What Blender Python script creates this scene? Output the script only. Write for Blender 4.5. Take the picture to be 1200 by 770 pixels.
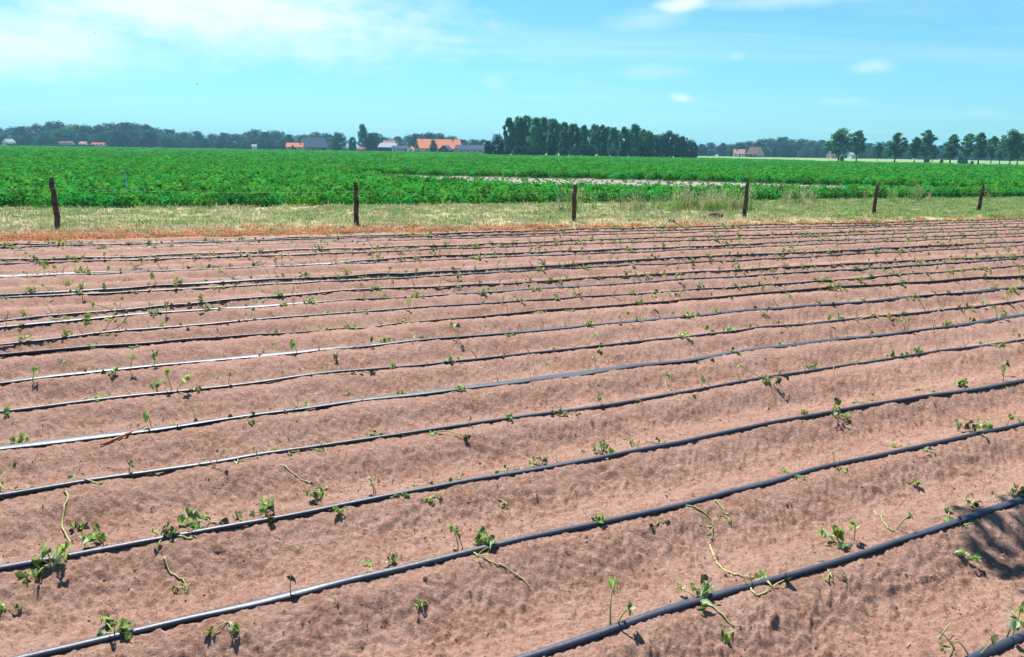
import bpy, math, random
import numpy as np
from mathutils import Vector, Matrix, Euler

for o in list(bpy.data.objects):
    bpy.data.objects.remove(o, do_unlink=True)
scn = bpy.context.scene
C = scn.collection
rng = np.random.default_rng(7)
random.seed(7)

# ------------------------------------------------------------------ camera
FPX, PITCH, ROLL, CAMH = 900.0, 0.22765, 0.0155, 1.7425      # focal length in photo pixels (1200 wide)
cd = bpy.data.cameras.new('camera'); cam = bpy.data.objects.new('camera', cd); C.objects.link(cam)
cd.sensor_width = 36.0; cd.lens = 36.0 * FPX / 1200.0
cd.clip_start = 0.05; cd.clip_end = 20000.0
_f = Vector((0, math.cos(PITCH), -math.sin(PITCH))); _u = Vector((0, math.sin(PITCH), math.cos(PITCH))); _x = Vector((1, 0, 0))
_r = _x * math.cos(ROLL) + _u * math.sin(ROLL); _u2 = -_x * math.sin(ROLL) + _u * math.cos(ROLL)
cam.matrix_world = Matrix(((_r.x, _u2.x, -_f.x, 0), (_r.y, _u2.y, -_f.y, 0), (_r.z, _u2.z, -_f.z, CAMH), (0, 0, 0, 1)))
scn.camera = cam

def ray(px, py):
    """direction through a photo pixel"""
    return (_f + _r * ((px - 600) / FPX) - _u2 * ((py - 385) / FPX))
def on_ground(px, py, z=0.0):
    r = ray(px, py); t = (z - CAMH) / r.z
    return Vector((r.x * t, r.y * t, z))
def horizon(px):
    return 385 - (FPX * math.tan(PITCH) - (px - 600) * math.tan(ROLL)) / math.cos(ROLL) * 1.0
def at_dist(px, y, z=-0.12):
    """ground point under photo column px at forward distance y"""
    r = ray(px, horizon(px)); return Vector((r.x / r.y * y, y, z))
def azel(px, py):
    r = ray(px, py).normalized(); return math.atan2(r.x, r.y), math.asin(r.z)

# ------------------------------------------------------------------ light, sky, exposure
SUN_AZ, SUN_EL = math.radians(-23.0), math.radians(57.0)      # azimuth measured from +Y towards +X
SKY_STRENGTH, SUN_STRENGTH, EXPOSURE = 0.064, 5.0, 1.08
SKY_TINT = (0.445, 0.91, 1.16)
SUN_DIR = Vector((math.sin(SUN_AZ) * math.cos(SUN_EL), math.cos(SUN_AZ) * math.cos(SUN_EL), math.sin(SUN_EL)))
sl = bpy.data.lights.new('sun', 'SUN'); sl.energy = SUN_STRENGTH; sl.angle = math.radians(0.53); sl.color = (1.0, 0.955, 0.9)
sun = bpy.data.objects.new('sun', sl); C.objects.link(sun)
sun.rotation_euler = SUN_DIR.to_track_quat('Z', 'Y').to_euler()
scn.view_settings.view_transform = 'Standard'; scn.view_settings.look = 'None'
scn.view_settings.gamma = 1.0; scn.view_settings.use_curve_mapping = False
scn.view_settings.exposure = EXPOSURE

w = bpy.data.worlds.new('World'); scn.world = w; w.use_nodes = True
nt = w.node_tree; N = nt.nodes; L = nt.links; N.clear()
def mth(op, a, b=None, c=None, clamp=False):
    n = N.new('ShaderNodeMath'); n.operation = op; n.use_clamp = clamp
    for i, v in enumerate((a, b, c)):
        if v is None: continue
        if isinstance(v, (int, float)): n.inputs[i].default_value = v
        else: L.new(v, n.inputs[i])
    return n.outputs[0]
sky = N.new('ShaderNodeTexSky'); sky.sky_type = 'NISHITA'; sky.sun_disc = False
sky.sun_elevation = SUN_EL; sky.sun_rotation = SUN_AZ
sky.air_density = 1.0; sky.dust_density = 0.6; sky.ozone_density = 1.0; sky.altitude = 0
tint = N.new('ShaderNodeMix'); tint.data_type = 'RGBA'; tint.blend_type = 'MULTIPLY'; tint.inputs[0].default_value = 1
L.new(sky.outputs[0], tint.inputs[6]); tint.inputs[7].default_value = (*SKY_TINT, 1)
tc = N.new('ShaderNodeTexCoord'); sep = N.new('ShaderNodeSeparateXYZ'); L.new(tc.outputs['Generated'], sep.inputs[0])
AZ = mth('ARCTAN2', sep.outputs[0], sep.outputs[1]); EL = mth('ARCSINE', sep.outputs[2])
# cirrus sheet seen in perspective (planar coordinates of a high layer)
zz = mth('MAXIMUM', mth('ADD', sep.outputs[2], 0.06), 0.03)
comb = N.new('ShaderNodeCombineXYZ')
L.new(mth('DIVIDE', sep.outputs[0], zz), comb.inputs[0]); L.new(mth('DIVIDE', sep.outputs[1], zz), comb.inputs[1])
mp = N.new('ShaderNodeMapping'); mp.inputs['Rotation'].default_value = (0, 0, math.radians(-20)); mp.inputs['Scale'].default_value = (0.16, 0.5, 1)
L.new(comb.outputs[0], mp.inputs[0])
nz = N.new('ShaderNodeTexNoise'); nz.inputs['Scale'].default_value = 1.3; nz.inputs['Detail'].default_value = 9; nz.inputs['Roughness'].default_value = 0.6; nz.inputs['Distortion'].default_value = 0.6
L.new(mp.outputs[0], nz.inputs['Vector'])
cae = N.new('ShaderNodeCombineXYZ'); L.new(AZ, cae.inputs[0]); L.new(mth('MULTIPLY', EL, 2.6), cae.inputs[1])
n2 = N.new('ShaderNodeTexNoise'); n2.inputs['Scale'].default_value = 15; n2.inputs['Detail'].default_value = 8; n2.inputs['Roughness'].default_value = 0.62
L.new(cae.outputs[0], n2.inputs['Vector'])
def blob(px, py, rx, ry, rot, strength, soft=0.0, namp=0.9):
    """one cloud: an uneven patch of sky round a direction (sizes in photo pixels ~ 1/900 rad)"""
    a0, e0 = azel(px, py); ca, sa = math.cos(rot), math.sin(rot)
    da = mth('SUBTRACT', AZ, a0); de = mth('SUBTRACT', EL, e0)
    x = mth('DIVIDE', mth('ADD', mth('MULTIPLY', da, ca), mth('MULTIPLY', de, sa)), rx / FPX)
    y = mth('DIVIDE', mth('SUBTRACT', mth('MULTIPLY', de, ca), mth('MULTIPLY', da, sa)), ry / FPX)
    d = mth('SQRT', mth('ADD', mth('MULTIPLY', x, x), mth('MULTIPLY', y, y)))
    d = mth('ADD', d, mth('MULTIPLY', mth('SUBTRACT', n2.outputs[0], 0.5), namp * 2))
    mr = N.new('ShaderNodeMapRange'); mr.interpolation_type = 'SMOOTHSTEP'
    L.new(d, mr.inputs[0]); mr.inputs[1].default_value = 1.25; mr.inputs[2].default_value = 0.35 - soft; mr.inputs[3].default_value = 0; mr.inputs[4].default_value = strength
    return mr.outputs[0]
clouds = [blob(230, 0, 300, 62, math.radians(-3), 0.86, 0.4, 0.75), blob(-30, 45, 210, 42, 0.05, 0.8, 0.4, 0.6), blob(480, 42, 130, 9, -0.05, 0.35, 0.3, 0.6),
          blob(798, 5, 36, 12, 0.15, 0.85, 0.35, 0.9), blob(765, 22, 62, 16, 0.2, 0.3, 0.4, 0.8), blob(925, 0, 130, 10, 0, 0.35, 0.5, 0.8),
          blob(1022, 77, 24, 9, 0, 0.38, 0.45, 0.9), blob(798, 115, 18, 5.5, -0.1, 0.62, 0.4, 0.85), blob(985, 119, 34, 6, 0, 0.2, 0.3, 0.7),
          blob(580, 95, 16, 12, 0, 0.18, 0.3, 0.8), blob(1152, 133, 22, 5, 0, 0.18, 0.3, 0.8), blob(765, 83, 65, 10, 0, 0.2, 0.4, 0.8), blob(863, 65, 14, 7, 0, 0.25, 0.3, 0.8)]
tot = None
for b_ in clouds:
    tot = b_ if tot is None else mth('MAXIMUM', tot, b_)
cir = N.new('ShaderNodeMapRange'); cir.interpolation_type = 'SMOOTHSTEP'
L.new(nz.outputs[0], cir.inputs[0]); cir.inputs[1].default_value = 0.48; cir.inputs[2].default_value = 0.8; cir.inputs[3].default_value = 0; cir.inputs[4].default_value = 0.25
tot = mth('MAXIMUM', tot, cir.outputs[0])
tot = mth('MULTIPLY', tot, mth('GREATER_THAN', sep.outputs[2], 0.0))
cm = N.new('ShaderNodeMix'); cm.data_type = 'RGBA'
L.new(tot, cm.inputs[0]); L.new(tint.outputs[2], cm.inputs[6]); cm.inputs[7].default_value = (8.2, 9.0, 9.6, 1)
bg = N.new('ShaderNodeBackground'); bg.inputs[1].default_value = SKY_STRENGTH
wo = N.new('ShaderNodeOutputWorld'); L.new(cm.outputs[2], bg.inputs[0]); L.new(bg.outputs[0], wo.inputs[0])

# ------------------------------------------------------------------ helpers
def tag(o, label=None, cat=None, group=None, kind=None):
    if label: o['label'] = label
    if cat: o['category'] = cat
    if group: o['group'] = group
    if kind: o['kind'] = kind
    return o
def empty(name, loc=(0, 0, 0), rz=0.0):
    o = bpy.data.objects.new(name, None); C.objects.link(o); o.location = loc; o.rotation_euler = (0, 0, rz)
    o.empty_display_size = 0.1
    return o
def mesh_np(name, V, F, mats, smooth=False, mi=None):
    """mesh from arrays; F is an (n,3) or (n,4) array, or a list of index lists"""
    me = bpy.data.meshes.new(name)
    V = np.asarray(V, dtype=np.float32)
    if isinstance(F, np.ndarray):
        k = F.shape[1]
        me.vertices.add(len(V)); me.vertices.foreach_set('co', V.ravel())
        me.loops.add(F.size); me.loops.foreach_set('vertex_index', F.astype(np.int32).ravel())
        me.polygons.add(len(F)); me.polygons.foreach_set('loop_start', np.arange(0, F.size, k, dtype=np.int32))
        try: me.polygons.foreach_set('loop_total', np.full(len(F), k, dtype=np.int32))
        except Exception: pass
    else:
        me.from_pydata([tuple(v) for v in V], [], F)
    for m in (mats if isinstance(mats, (list, tuple)) else [mats]): me.materials.append(m)
    if mi is not None: me.polygons.foreach_set('material_index', np.asarray(mi, dtype=np.int32))
    if smooth: me.polygons.foreach_set('use_smooth', np.ones(len(me.polygons), dtype=bool))
    me.update(calc_edges=True); me.validate()
    return me
def link(name, me, parent=None, loc=None, rot=None, scale=None):
    o = bpy.data.objects.new(name, me); C.objects.link(o)
    if parent is not None: o.parent = parent
    if loc is not None: o.location = loc
    if rot is not None: o.rotation_euler = rot
    if scale is not None: o.scale = scale if hasattr(scale, '__len__') else (scale,) * 3
    return o
class MB:
    """collects boxes, prisms and tubes into one mesh"""
    def __init__(s): s.v = []; s.f = []
    def add(s, v, f):
        b = len(s.v); s.v += [tuple(p) for p in v]; s.f += [[i + b for i in q] for q in f]; return s
    def box(s, c, d, M=None):
        x, y, z = c; a, b, e = d[0] / 2, d[1] / 2, d[2] / 2
        v = [Vector((x + i * a, y + j * b, z + k * e)) for k in (-1, 1) for j in (-1, 1) for i in (-1, 1)]
        if M: v = [M @ p for p in v]
        return s.add(v, [[0, 2, 3, 1], [4, 5, 7, 6], [0, 1, 5, 4], [2, 6, 7, 3], [0, 4, 6, 2], [1, 3, 7, 5]])
    def tube(s, pts, radii, n=6, cap=True, squash=1.0):
        pts = [Vector(p) for p in pts]; rings = []
        up0 = Vector((0.31, 0.17, 0.93))
        for i, p in enumerate(pts):
            t = (pts[min(i + 1, len(pts) - 1)] - pts[max(i - 1, 0)]).normalized()
            a = t.cross(up0)
            if a.length < 1e-3: a = t.cross(Vector((1, 0, 0)))
            a.normalize(); b = t.cross(a)
            r = radii[i] if hasattr(radii, '__len__') else radii
            rings.append([p + a * (r * math.cos(2 * math.pi * k / n)) + b * (r * squash * math.sin(2 * math.pi * k / n)) for k in range(n)])
        v = [q for r in rings for q in r]; f = []
        for i in range(len(rings) - 1):
            for k in range(n):
                f.append([i * n + k, i * n + (k + 1) % n, (i + 1) * n + (k + 1) % n, (i + 1) * n + k])
        if cap: f.append(list(range(n))[::-1]); f.append([(len(rings) - 1) * n + k for k in range(n)])
        return s.add(v, f)
    def mesh(s, name, mat, smooth=False): return mesh_np(name, s.v, s.f, mat, smooth)
    def build(s, name, mat, parent=None, smooth=False, **k): return link(name, s.mesh(name, mat, smooth), parent, **k)

# ---- noise (gradient noise on arrays)
_perm = np.random.default_rng(11).permutation(4096)
_grad = np.random.default_rng(12).uniform(0, 2 * np.pi, 4096)
def pnoise(x, y, seed=0):
    xi = np.floor(x).astype(np.int64); yi = np.floor(y).astype(np.int64); fx = x - xi; fy = y - yi
    def g(ix, iy, dx, dy):
        h = _grad[_perm[(_perm[(ix + seed * 131) & 4095] + iy) & 4095]]
        return np.cos(h) * dx + np.sin(h) * dy
    u = fx * fx * fx * (fx * (fx * 6 - 15) + 10); v = fy * fy * fy * (fy * (fy * 6 - 15) + 10)
    a = g(xi, yi, fx, fy); b = g(xi + 1, yi, fx - 1, fy); c = g(xi, yi + 1, fx, fy - 1); d = g(xi + 1, yi + 1, fx - 1, fy - 1)
    return 1.5 * ((a * (1 - u) + b * u) * (1 - v) + (c * (1 - u) + d * u) * v)
def fbm(x, y, oct=3, seed=0):
    s = 0; a = 1.0; t = 0
    for i in range(oct):
        s = s + a * pnoise(x * 2 ** i, y * 2 ** i, seed + i); t += a; a *= 0.5
    return s / t

# ---- materials
def material(name, col, rough=0.8, spec=0.3, noise=None, bump=None, transl=0.0, objvar=0.0, metallic=0.0, coords='Object'):
    """procedural material. noise: list of (scale, colour, lo, hi); bump: list of (scale, strength, distance)"""
    m = bpy.data.materials.new(name); m.use_nodes = True
    n = m.node_tree.nodes; l = m.node_tree.links; b = n['Principled BSDF']
    b.inputs['Roughness'].default_value = rough; b.inputs['Specular IOR Level'].default_value = spec; b.inputs['Metallic'].default_value = metallic
    t = n.new('ShaderNodeTexCoord')
    cur = None; base = n.new('ShaderNodeRGB'); base.outputs[0].default_value = (*col, 1); cur = base.outputs[0]
    for (sc, c2, lo, hi) in (noise or []):
        x = n.new('ShaderNodeTexNoise'); x.inputs['Scale'].default_value = sc; x.inputs['Detail'].default_value = 6; x.inputs['Roughness'].default_value = 0.6
        l.new(t.outputs[coords], x.inputs['Vector'])
        r = n.new('ShaderNodeMapRange'); r.inputs[1].default_value = lo; r.inputs[2].default_value = hi; l.new(x.outputs[0], r.inputs[0])
        mx = n.new('ShaderNodeMix'); mx.data_type = 'RGBA'; l.new(r.outputs[0], mx.inputs[0]); l.new(cur, mx.inputs[6]); mx.inputs[7].default_value = (*c2, 1); cur = mx.outputs[2]
    if objvar:
        oi = n.new('ShaderNodeObjectInfo'); hs = n.new('ShaderNodeHueSaturation')
        r = n.new('ShaderNodeMapRange'); r.inputs[3].default_value = 1 - objvar; r.inputs[4].default_value = 1 + objvar; l.new(oi.outputs['Random'], r.inputs[0]); l.new(r.outputs[0], hs.inputs['Value'])
        mm = n.new('ShaderNodeMath'); mm.operation = 'MULTIPLY'; mm.inputs[1].default_value = 7.31; l.new(oi.outputs['Random'], mm.inputs[0])
        fr = n.new('ShaderNodeMath'); fr.operation = 'FRACT'; l.new(mm.outputs[0], fr.inputs[0])
        r2 = n.new('ShaderNodeMapRange'); r2.inputs[3].default_value = 0.5 - objvar * 0.07; r2.inputs[4].default_value = 0.5 + objvar * 0.07; l.new(fr.outputs[0], r2.inputs[0]); l.new(r2.outputs[0], hs.inputs['Hue'])
        l.new(cur, hs.inputs['Color']); cur = hs.outputs[0]
    l.new(cur, b.inputs['Base Color'])
    nor = None
    for (sc, st, di) in (bump or []):
        x = n.new('ShaderNodeTexNoise'); x.inputs['Scale'].default_value = sc; x.inputs['Detail'].default_value = 5; x.inputs['Roughness'].default_value = 0.65
        l.new(t.outputs[coords], x.inputs['Vector'])
        bp = n.new('ShaderNodeBump'); bp.inputs['Strength'].default_value = st; bp.inputs['Distance'].default_value = di
        l.new(x.outputs[0], bp.inputs['Height'])
        if nor: l.new(nor, bp.inputs['Normal'])
        nor = bp.outputs[0]
    if nor: l.new(nor, b.inputs['Normal'])
    if transl:
        tr = n.new('ShaderNodeBsdfTranslucent'); l.new(cur, tr.inputs[0]); mx = n.new('ShaderNodeMixShader'); mx.inputs[0].default_value = transl
        l.new(b.outputs[0], mx.inputs[1]); l.new(tr.outputs[0], mx.inputs[2]); l.new(mx.outputs[0], n['Material Output'].inputs[0])
    return m
M = {}
M['soil'] = material('ridge_soil', (0.362, 0.217, 0.162), 1.0, 0.1, [(0.9, (0.300, 0.164, 0.115), 0.40, 0.66), (5, (0.235, 0.116, 0.076), 0.45, 0.70), (38, (0.425, 0.28, 0.22), 0.46, 0.70), (70, (0.18, 0.092, 0.062), 0.53, 0.68), (170, (0.40, 0.27, 0.21), 0.52, 0.72)],
                     [(30, 0.9, 0.016), (80, 1.0, 0.012), (260, 0.9, 0.006)])
M['crop_soil'] = material('field_soil', (0.27, 0.235, 0.21), 1.0, 0.1, [(0.6, (0.18, 0.15, 0.13), 0.4, 0.66), (3, (0.31, 0.26, 0.23), 0.45, 0.75)], [(8, 0.8, 0.05)])
M['verge'] = material('verge_turf', (0.36, 0.30, 0.17), 1.0, 0.1, [(0.7, (0.24, 0.26, 0.10), 0.4, 0.62), (5, (0.42, 0.33, 0.21), 0.45, 0.75)], [(14, 0.8, 0.03)])
M['ground'] = material('distant_grassland', (0.14, 0.24, 0.085), 1.0, 0.1, [(0.006, (0.20, 0.28, 0.12), 0.42, 0.6), (0.05, (0.14, 0.21, 0.075), 0.45, 0.7)])
M['tube'] = material('drip_tube_plastic', (0.026, 0.032, 0.052), 0.48, 0.6, [(3.0, (0.035, 0.038, 0.048), 0.5, 0.8), (24, (0.11, 0.09, 0.08), 0.66, 0.86)], [(9, 0.35, 0.012), (60, 0.25, 0.003)])
M['stem'] = material('seedling_stem', (0.50, 0.48, 0.20), 0.6, 0.3, [(14, (0.22, 0.30, 0.08), 0.4, 0.7)], transl=0.15, objvar=0.25)
M['leaf'] = material('seedling_leaf', (0.26, 0.39, 0.085), 0.6, 0.3, [(30, (0.10, 0.20, 0.03), 0.45, 0.7)], [(80, 0.4, 0.004)], transl=0.38, objvar=0.45)
M['leaf_pale'] = material('seedling_leaf_pale', (0.42, 0.50, 0.30), 0.6, 0.3, [(30, (0.28, 0.40, 0.15), 0.45, 0.7)], [(80, 0.4, 0.004)], transl=0.3, objvar=0.2)
M['leaf_dry'] = material('seedling_leaf_withered', (0.06, 0.075, 0.035), 0.8, 0.2, [(30, (0.12, 0.10, 0.05), 0.45, 0.7)], transl=0.2, objvar=0.3)
M['crop'] = material('potato_leaf', (0.066, 0.345, 0.034), 0.9, 0.08, [(5.0, (0.024, 0.185, 0.026), 0.42, 0.62)], transl=0.36, objvar=0.42)
M['grass'] = material('grass_blade', (0.20, 0.32, 0.09), 0.7, 0.25, transl=0.35, objvar=0.35)
M['straw'] = material('dry_grass_blade', (0.53, 0.46, 0.29), 0.8, 0.2, transl=0.3, objvar=0.25)
M['dead'] = material('dead_grass_blade', (0.52, 0.25, 0.12), 0.9, 0.15, transl=0.2, objvar=0.3)
M['seedhead'] = material('grass_seedhead', (0.42, 0.42, 0.22), 0.8, 0.2, transl=0.3, objvar=0.25)
M['bark'] = material('bark', (0.10, 0.08, 0.06), 0.95, 0.1, [(2, (0.17, 0.14, 0.11), 0.45, 0.7)])
M['tree_a'] = material('broadleaf_foliage', (0.030, 0.130, 0.082), 0.9, 0.08, [(0.55, (0.012, 0.068, 0.048), 0.42, 0.6)], transl=0.36, objvar=0.35)
M['tree_p'] = material('poplar_foliage', (0.09, 0.30, 0.165), 0.9, 0.08, [(0.6, (0.034, 0.155, 0.092), 0.42, 0.6)], transl=0.56, objvar=0.35)
M['tree_r'] = material('avenue_foliage', (0.06, 0.23, 0.08), 0.9, 0.08, [(0.9, (0.022, 0.115, 0.048), 0.42, 0.6)], transl=0.45, objvar=0.3)
M['tree_l'] = material('light_foliage', (0.12, 0.22, 0.10), 0.6, 0.3, [(0.5, (0.085, 0.135, 0.05), 0.4, 0.65)], transl=0.3, objvar=0.25)
M['post'] = material('weathered_post_wood', (0.115, 0.075, 0.06), 0.95, 0.1, [(6, (0.055, 0.035, 0.03), 0.42, 0.62), (28, (0.30, 0.24, 0.21), 0.6, 0.8)], [(22, 0.9, 0.02)])
M['wire'] = material('fence_wire', (0.42, 0.43, 0.43), 0.45, 0.5, metallic=0.7)
M['stake'] = material('pale_stake', (0.55, 0.62, 0.68), 0.7, 0.3, [(9, (0.42, 0.46, 0.5), 0.5, 0.7)])
def wall(name, c, c2=None): return material(name, c, 0.9, 0.2, [(0.9, c2 or tuple(x * 0.8 for x in c), 0.4, 0.7)])
M['brick'] = wall('red_brick', (0.36, 0.13, 0.09)); M['pinkbrick'] = wall('pale_pink_brick', (0.62, 0.42, 0.36)); M['darkbrick'] = wall('dark_brown_brick', (0.10, 0.045, 0.045))
M['whitewall'] = wall('white_plaster', (0.78, 0.77, 0.73), (0.68, 0.67, 0.63)); M['tar'] = wall('tarred_boards', (0.03, 0.03, 0.035)); M['cream'] = wall('cream_plaster', (0.62, 0.60, 0.52))
M['tiles'] = wall('orange_roof_tiles', (0.62, 0.20, 0.10), (0.52, 0.16, 0.085)); M['tiles2'] = wall('pinkish_roof_tiles', (0.42, 0.22, 0.18)); M['slate'] = wall('slate_roof', (0.030, 0.058, 0.12), (0.025, 0.045, 0.09))
M['greyroof'] = wall('grey_sheet_roof', (0.30, 0.33, 0.37)); M['brownroof'] = wall('brown_roof', (0.13, 0.065, 0.06)); M['redroof'] = wall('red_roof', (0.42, 0.09, 0.07))
M['glass'] = material('window_glass', (0.02, 0.025, 0.03), 0.15, 0.5); M['frame'] = material('white_frame', (0.75, 0.75, 0.73), 0.6, 0.3)
M['turbine'] = material('white_turbine_paint', (0.8, 0.8, 0.8), 0.5, 0.4); M['bird'] = material('dark_plumage', (0.03, 0.03, 0.035), 0.8, 0.2)
M['root'] = material('reddish_dry_root', (0.42, 0.19, 0.10), 0.9, 0.2, [(40, (0.25, 0.11, 0.06), 0.45, 0.65)])
M['clod'] = material('dark_earth_clod', (0.10, 0.065, 0.05), 1.0, 0.1, [(12, (0.06, 0.04, 0.03), 0.4, 0.7)], [(40, 0.8, 0.02)])

# ------------------------------------------------------------------ the ridged field
PHI = math.radians(62.183); OFF = 1.3276; K0 = -0.00648
SP, CP = math.sin(PHI), math.cos(PHI)
def to_uw(x, y): return x * SP + y * CP, -x * CP + y * SP
def to_xy(u, w_): return u * SP - w_ * CP, u * CP + w_ * SP
def spacing(u): return np.maximum(0.75 + K0 * np.asarray(u, dtype=float), 0.5)
def row_n(u, w_): return (w_ - OFF) / spacing(u)
N_EDGE = 20.55
def soil_z(x, y, fine=True):
    """height of the ridged soil; ridge tops lie near z = 0"""
    x = np.asarray(x, dtype=float); y = np.asarray(y, dtype=float)
    u, w_ = to_uw(x, y); wob = 0.05 * fbm(u * 0.35, w_ * 0.35, 2, 3)
    n = row_n(u, w_) + wob
    t = n - np.round(n)                                        # -0.5..0.5, 0 = crest
    a = np.abs(t) * 2
    sm = 0.5 + 0.5 * np.cos(np.pi * np.clip((a - 0.10) / 0.86, 0, 1))
    depth = 0.090 + 0.03 * fbm(u * 0.25, n * 1.7, 2, 9)
    z = (sm - 1) * depth
    flank = np.clip((a - 0.15) / 0.3, 0, 1)
    z = z + 0.020 * fbm(x * 1.7, y * 1.7, 2, 5)
    rough = 0.45 + 0.75 * flank
    z = z + rough * 0.020 * fbm(x * 4.6, y * 4.6, 3, 21)
    if fine:
        wx = x + 0.05 * pnoise(x * 6, y * 6, 61); wy = y + 0.05 * pnoise(x * 6, y * 6, 62)
        r1 = np.abs(pnoise(wx * 9, wy * 9, 31)); r2 = np.abs(pnoise(wx * 21, wy * 21, 32))
        z = z + rough * (0.010 * np.minimum(r1, 0.5) * 1.6 + 0.009 * np.minimum(r2, 0.5) * 1.6 - 0.008)
        z = z + (0.5 + 0.5 * flank) * 0.0075 * pnoise(x * 34, y * 34, 41) + 0.0035 * pnoise(x * 75, y * 75, 47)
        crumb = np.clip(pnoise(wx * 24 + 7, wy * 24, 55) - 0.30, 0, 1)                     # crumbs and small clods
        z = z + rough * 0.028 * crumb
        pit = np.clip(pnoise(wx * 17 + 40, wy * 17, 77) - 0.42, 0, 1)                      # small holes and finger marks
        z = z - 0.022 * pit
    e = np.clip((n - (N_EDGE - 0.25)) / 0.6, 0, 1)
    z = z * (1 - e) + e * (-0.17)
    return z

def build_soil():
    dense = np.radians(np.linspace(-46, 46, 860)); side = np.radians(np.linspace(48, 84, 40))
    th = np.concatenate([-side[::-1], dense, side])
    r = np.exp(np.concatenate([np.arange(math.log(1.2), math.log(8.0), 0.0042), np.arange(math.log(8.0), math.log(62.0), 0.0066)]))
    R, T = np.meshgrid(r, th, indexing='ij')
    X = R * np.sin(T); Y = R * np.cos(T)
    u, w_ = to_uw(X, Y); n = row_n(u, w_)
    Z = soil_z(X, Y)
    keep = (n < N_EDGE + 0.5) & (n > -6) & (u > -14) & (u < 56)
    a, b = R.shape
    idx = np.arange(a * b).reshape(a, b)
    q = np.stack([idx[:-1, :-1], idx[:-1, 1:], idx[1:, 1:], idx[1:, :-1]], -1).reshape(-1, 4)
    kq = keep.ravel()[q].all(1); q = q[kq][:, ::-1]
    used = np.zeros(a * b, bool); used[q.ravel()] = True
    remap = np.cumsum(used) - 1
    V = np.stack([X.ravel(), Y.ravel(), Z.ravel()], 1)[used]
    return link('ridged_soil', mesh_np('ridged_soil', V, remap[q], M['soil'], True))
tag(build_soil(), kind='structure')

# loose crumbs of soil lying on the ridges
def crumb_proto(seed):
    r = np.random.default_rng(seed); V = []; F = []; a, b = 5, 7
    for i in range(a):
        t = math.pi * i / (a - 1)
        for j in range(b):
            q = 2 * math.pi * j / b; k = 1 + 0.35 * r.uniform(-1, 1)
            V.append((k * 1.2 * math.sin(t) * math.cos(q), k * math.sin(t) * math.sin(q), 0.65 * k * math.cos(t)))
    for i in range(a - 1):
        for j in range(b): F.append([i * b + j, (i + 1) * b + j, (i + 1) * b + (j + 1) % b, i * b + (j + 1) % b])
    return bpy.data.objects.new('soil_crumb', mesh_np('soil_crumb', V, F, M['soil'], False))
CRUMBS = [crumb_proto(k) for k in range(5)]

# flat land to the horizon
def disc(name, radius, z, mat, n=96):
    V = [(0, 0, z)]; F = []
    rs = [30, 120, 500, 1600, radius]
    for rr in rs:
        V += [(rr * math.cos(2 * math.pi * i / n), rr * math.sin(2 * math.pi * i / n), z) for i in range(n)]
    for i in range(n): F.append([0, 1 + i, 1 + (i + 1) % n])
    for k in range(len(rs) - 1):
        for i in range(n):
            F.append([1 + k * n + i, 1 + (k + 1) * n + i, 1 + (k + 1) * n + (i + 1) % n, 1 + k * n + (i + 1) % n])
    return link(name, mesh_np(name, V, F, mat))
tag(disc('ground', 5000.0, -0.24, M['ground']), kind='structure')

# grass verge sheet between the ridges and the crop, and the crop's own soil
CROP_NEAR = [(-70, 2.0), (-30, 15.6), (-14.09, 21.19), (-7.7, 23.13), (-0.06, 25.84), (6.19, 28.49), (14.65, 33.62), (24.45, 37.38), (45, 46), (120, 78)]
def crop_near_y(x): return np.interp(x, [p[0] for p in CROP_NEAR], [p[1] for p in CROP_NEAR])
def edge_xy(u): 
    w_ = OFF + N_EDGE * spacing(u); return to_xy(u, w_)
def build_verge():
    us = np.linspace(-16, 58, 380); ks = np.linspace(0, 1, 26)
    ex, ey = edge_xy(us)
    V = []
    for k in ks:
        d = -0.45 + k * 9.5
        wx = ex - CP * d; wy = ey + SP * d
        z = -0.085 + 0.035 * fbm(wx * 0.9, wy * 0.9, 3, 5) + 0.012 * fbm(wx * 5, wy * 5, 2, 8) + (0.05 * np.clip((d - 0.2) / 1.2, 0, 1))
        z = np.where(d < 0.0, z - 0.07, z)
        V.append(np.stack([wx, wy, z], 1))
    V = np.concatenate(V); a, b = len(ks), len(us)
    i = np.arange(a * b).reshape(a, b)
    q = np.stack([i[:-1, :-1], i[:-1, 1:], i[1:, 1:], i[1:, :-1]], -1).reshape(-1, 4)
    return link('grass_verge', mesh_np('grass_verge', V, q, M['verge'], True))
tag(build_verge(), kind='structure')
def verge_z(x, y):
    return -0.04 + 0.035 * fbm(np.asarray(x) * 0.9, np.asarray(y) * 0.9, 3, 5)

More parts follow.
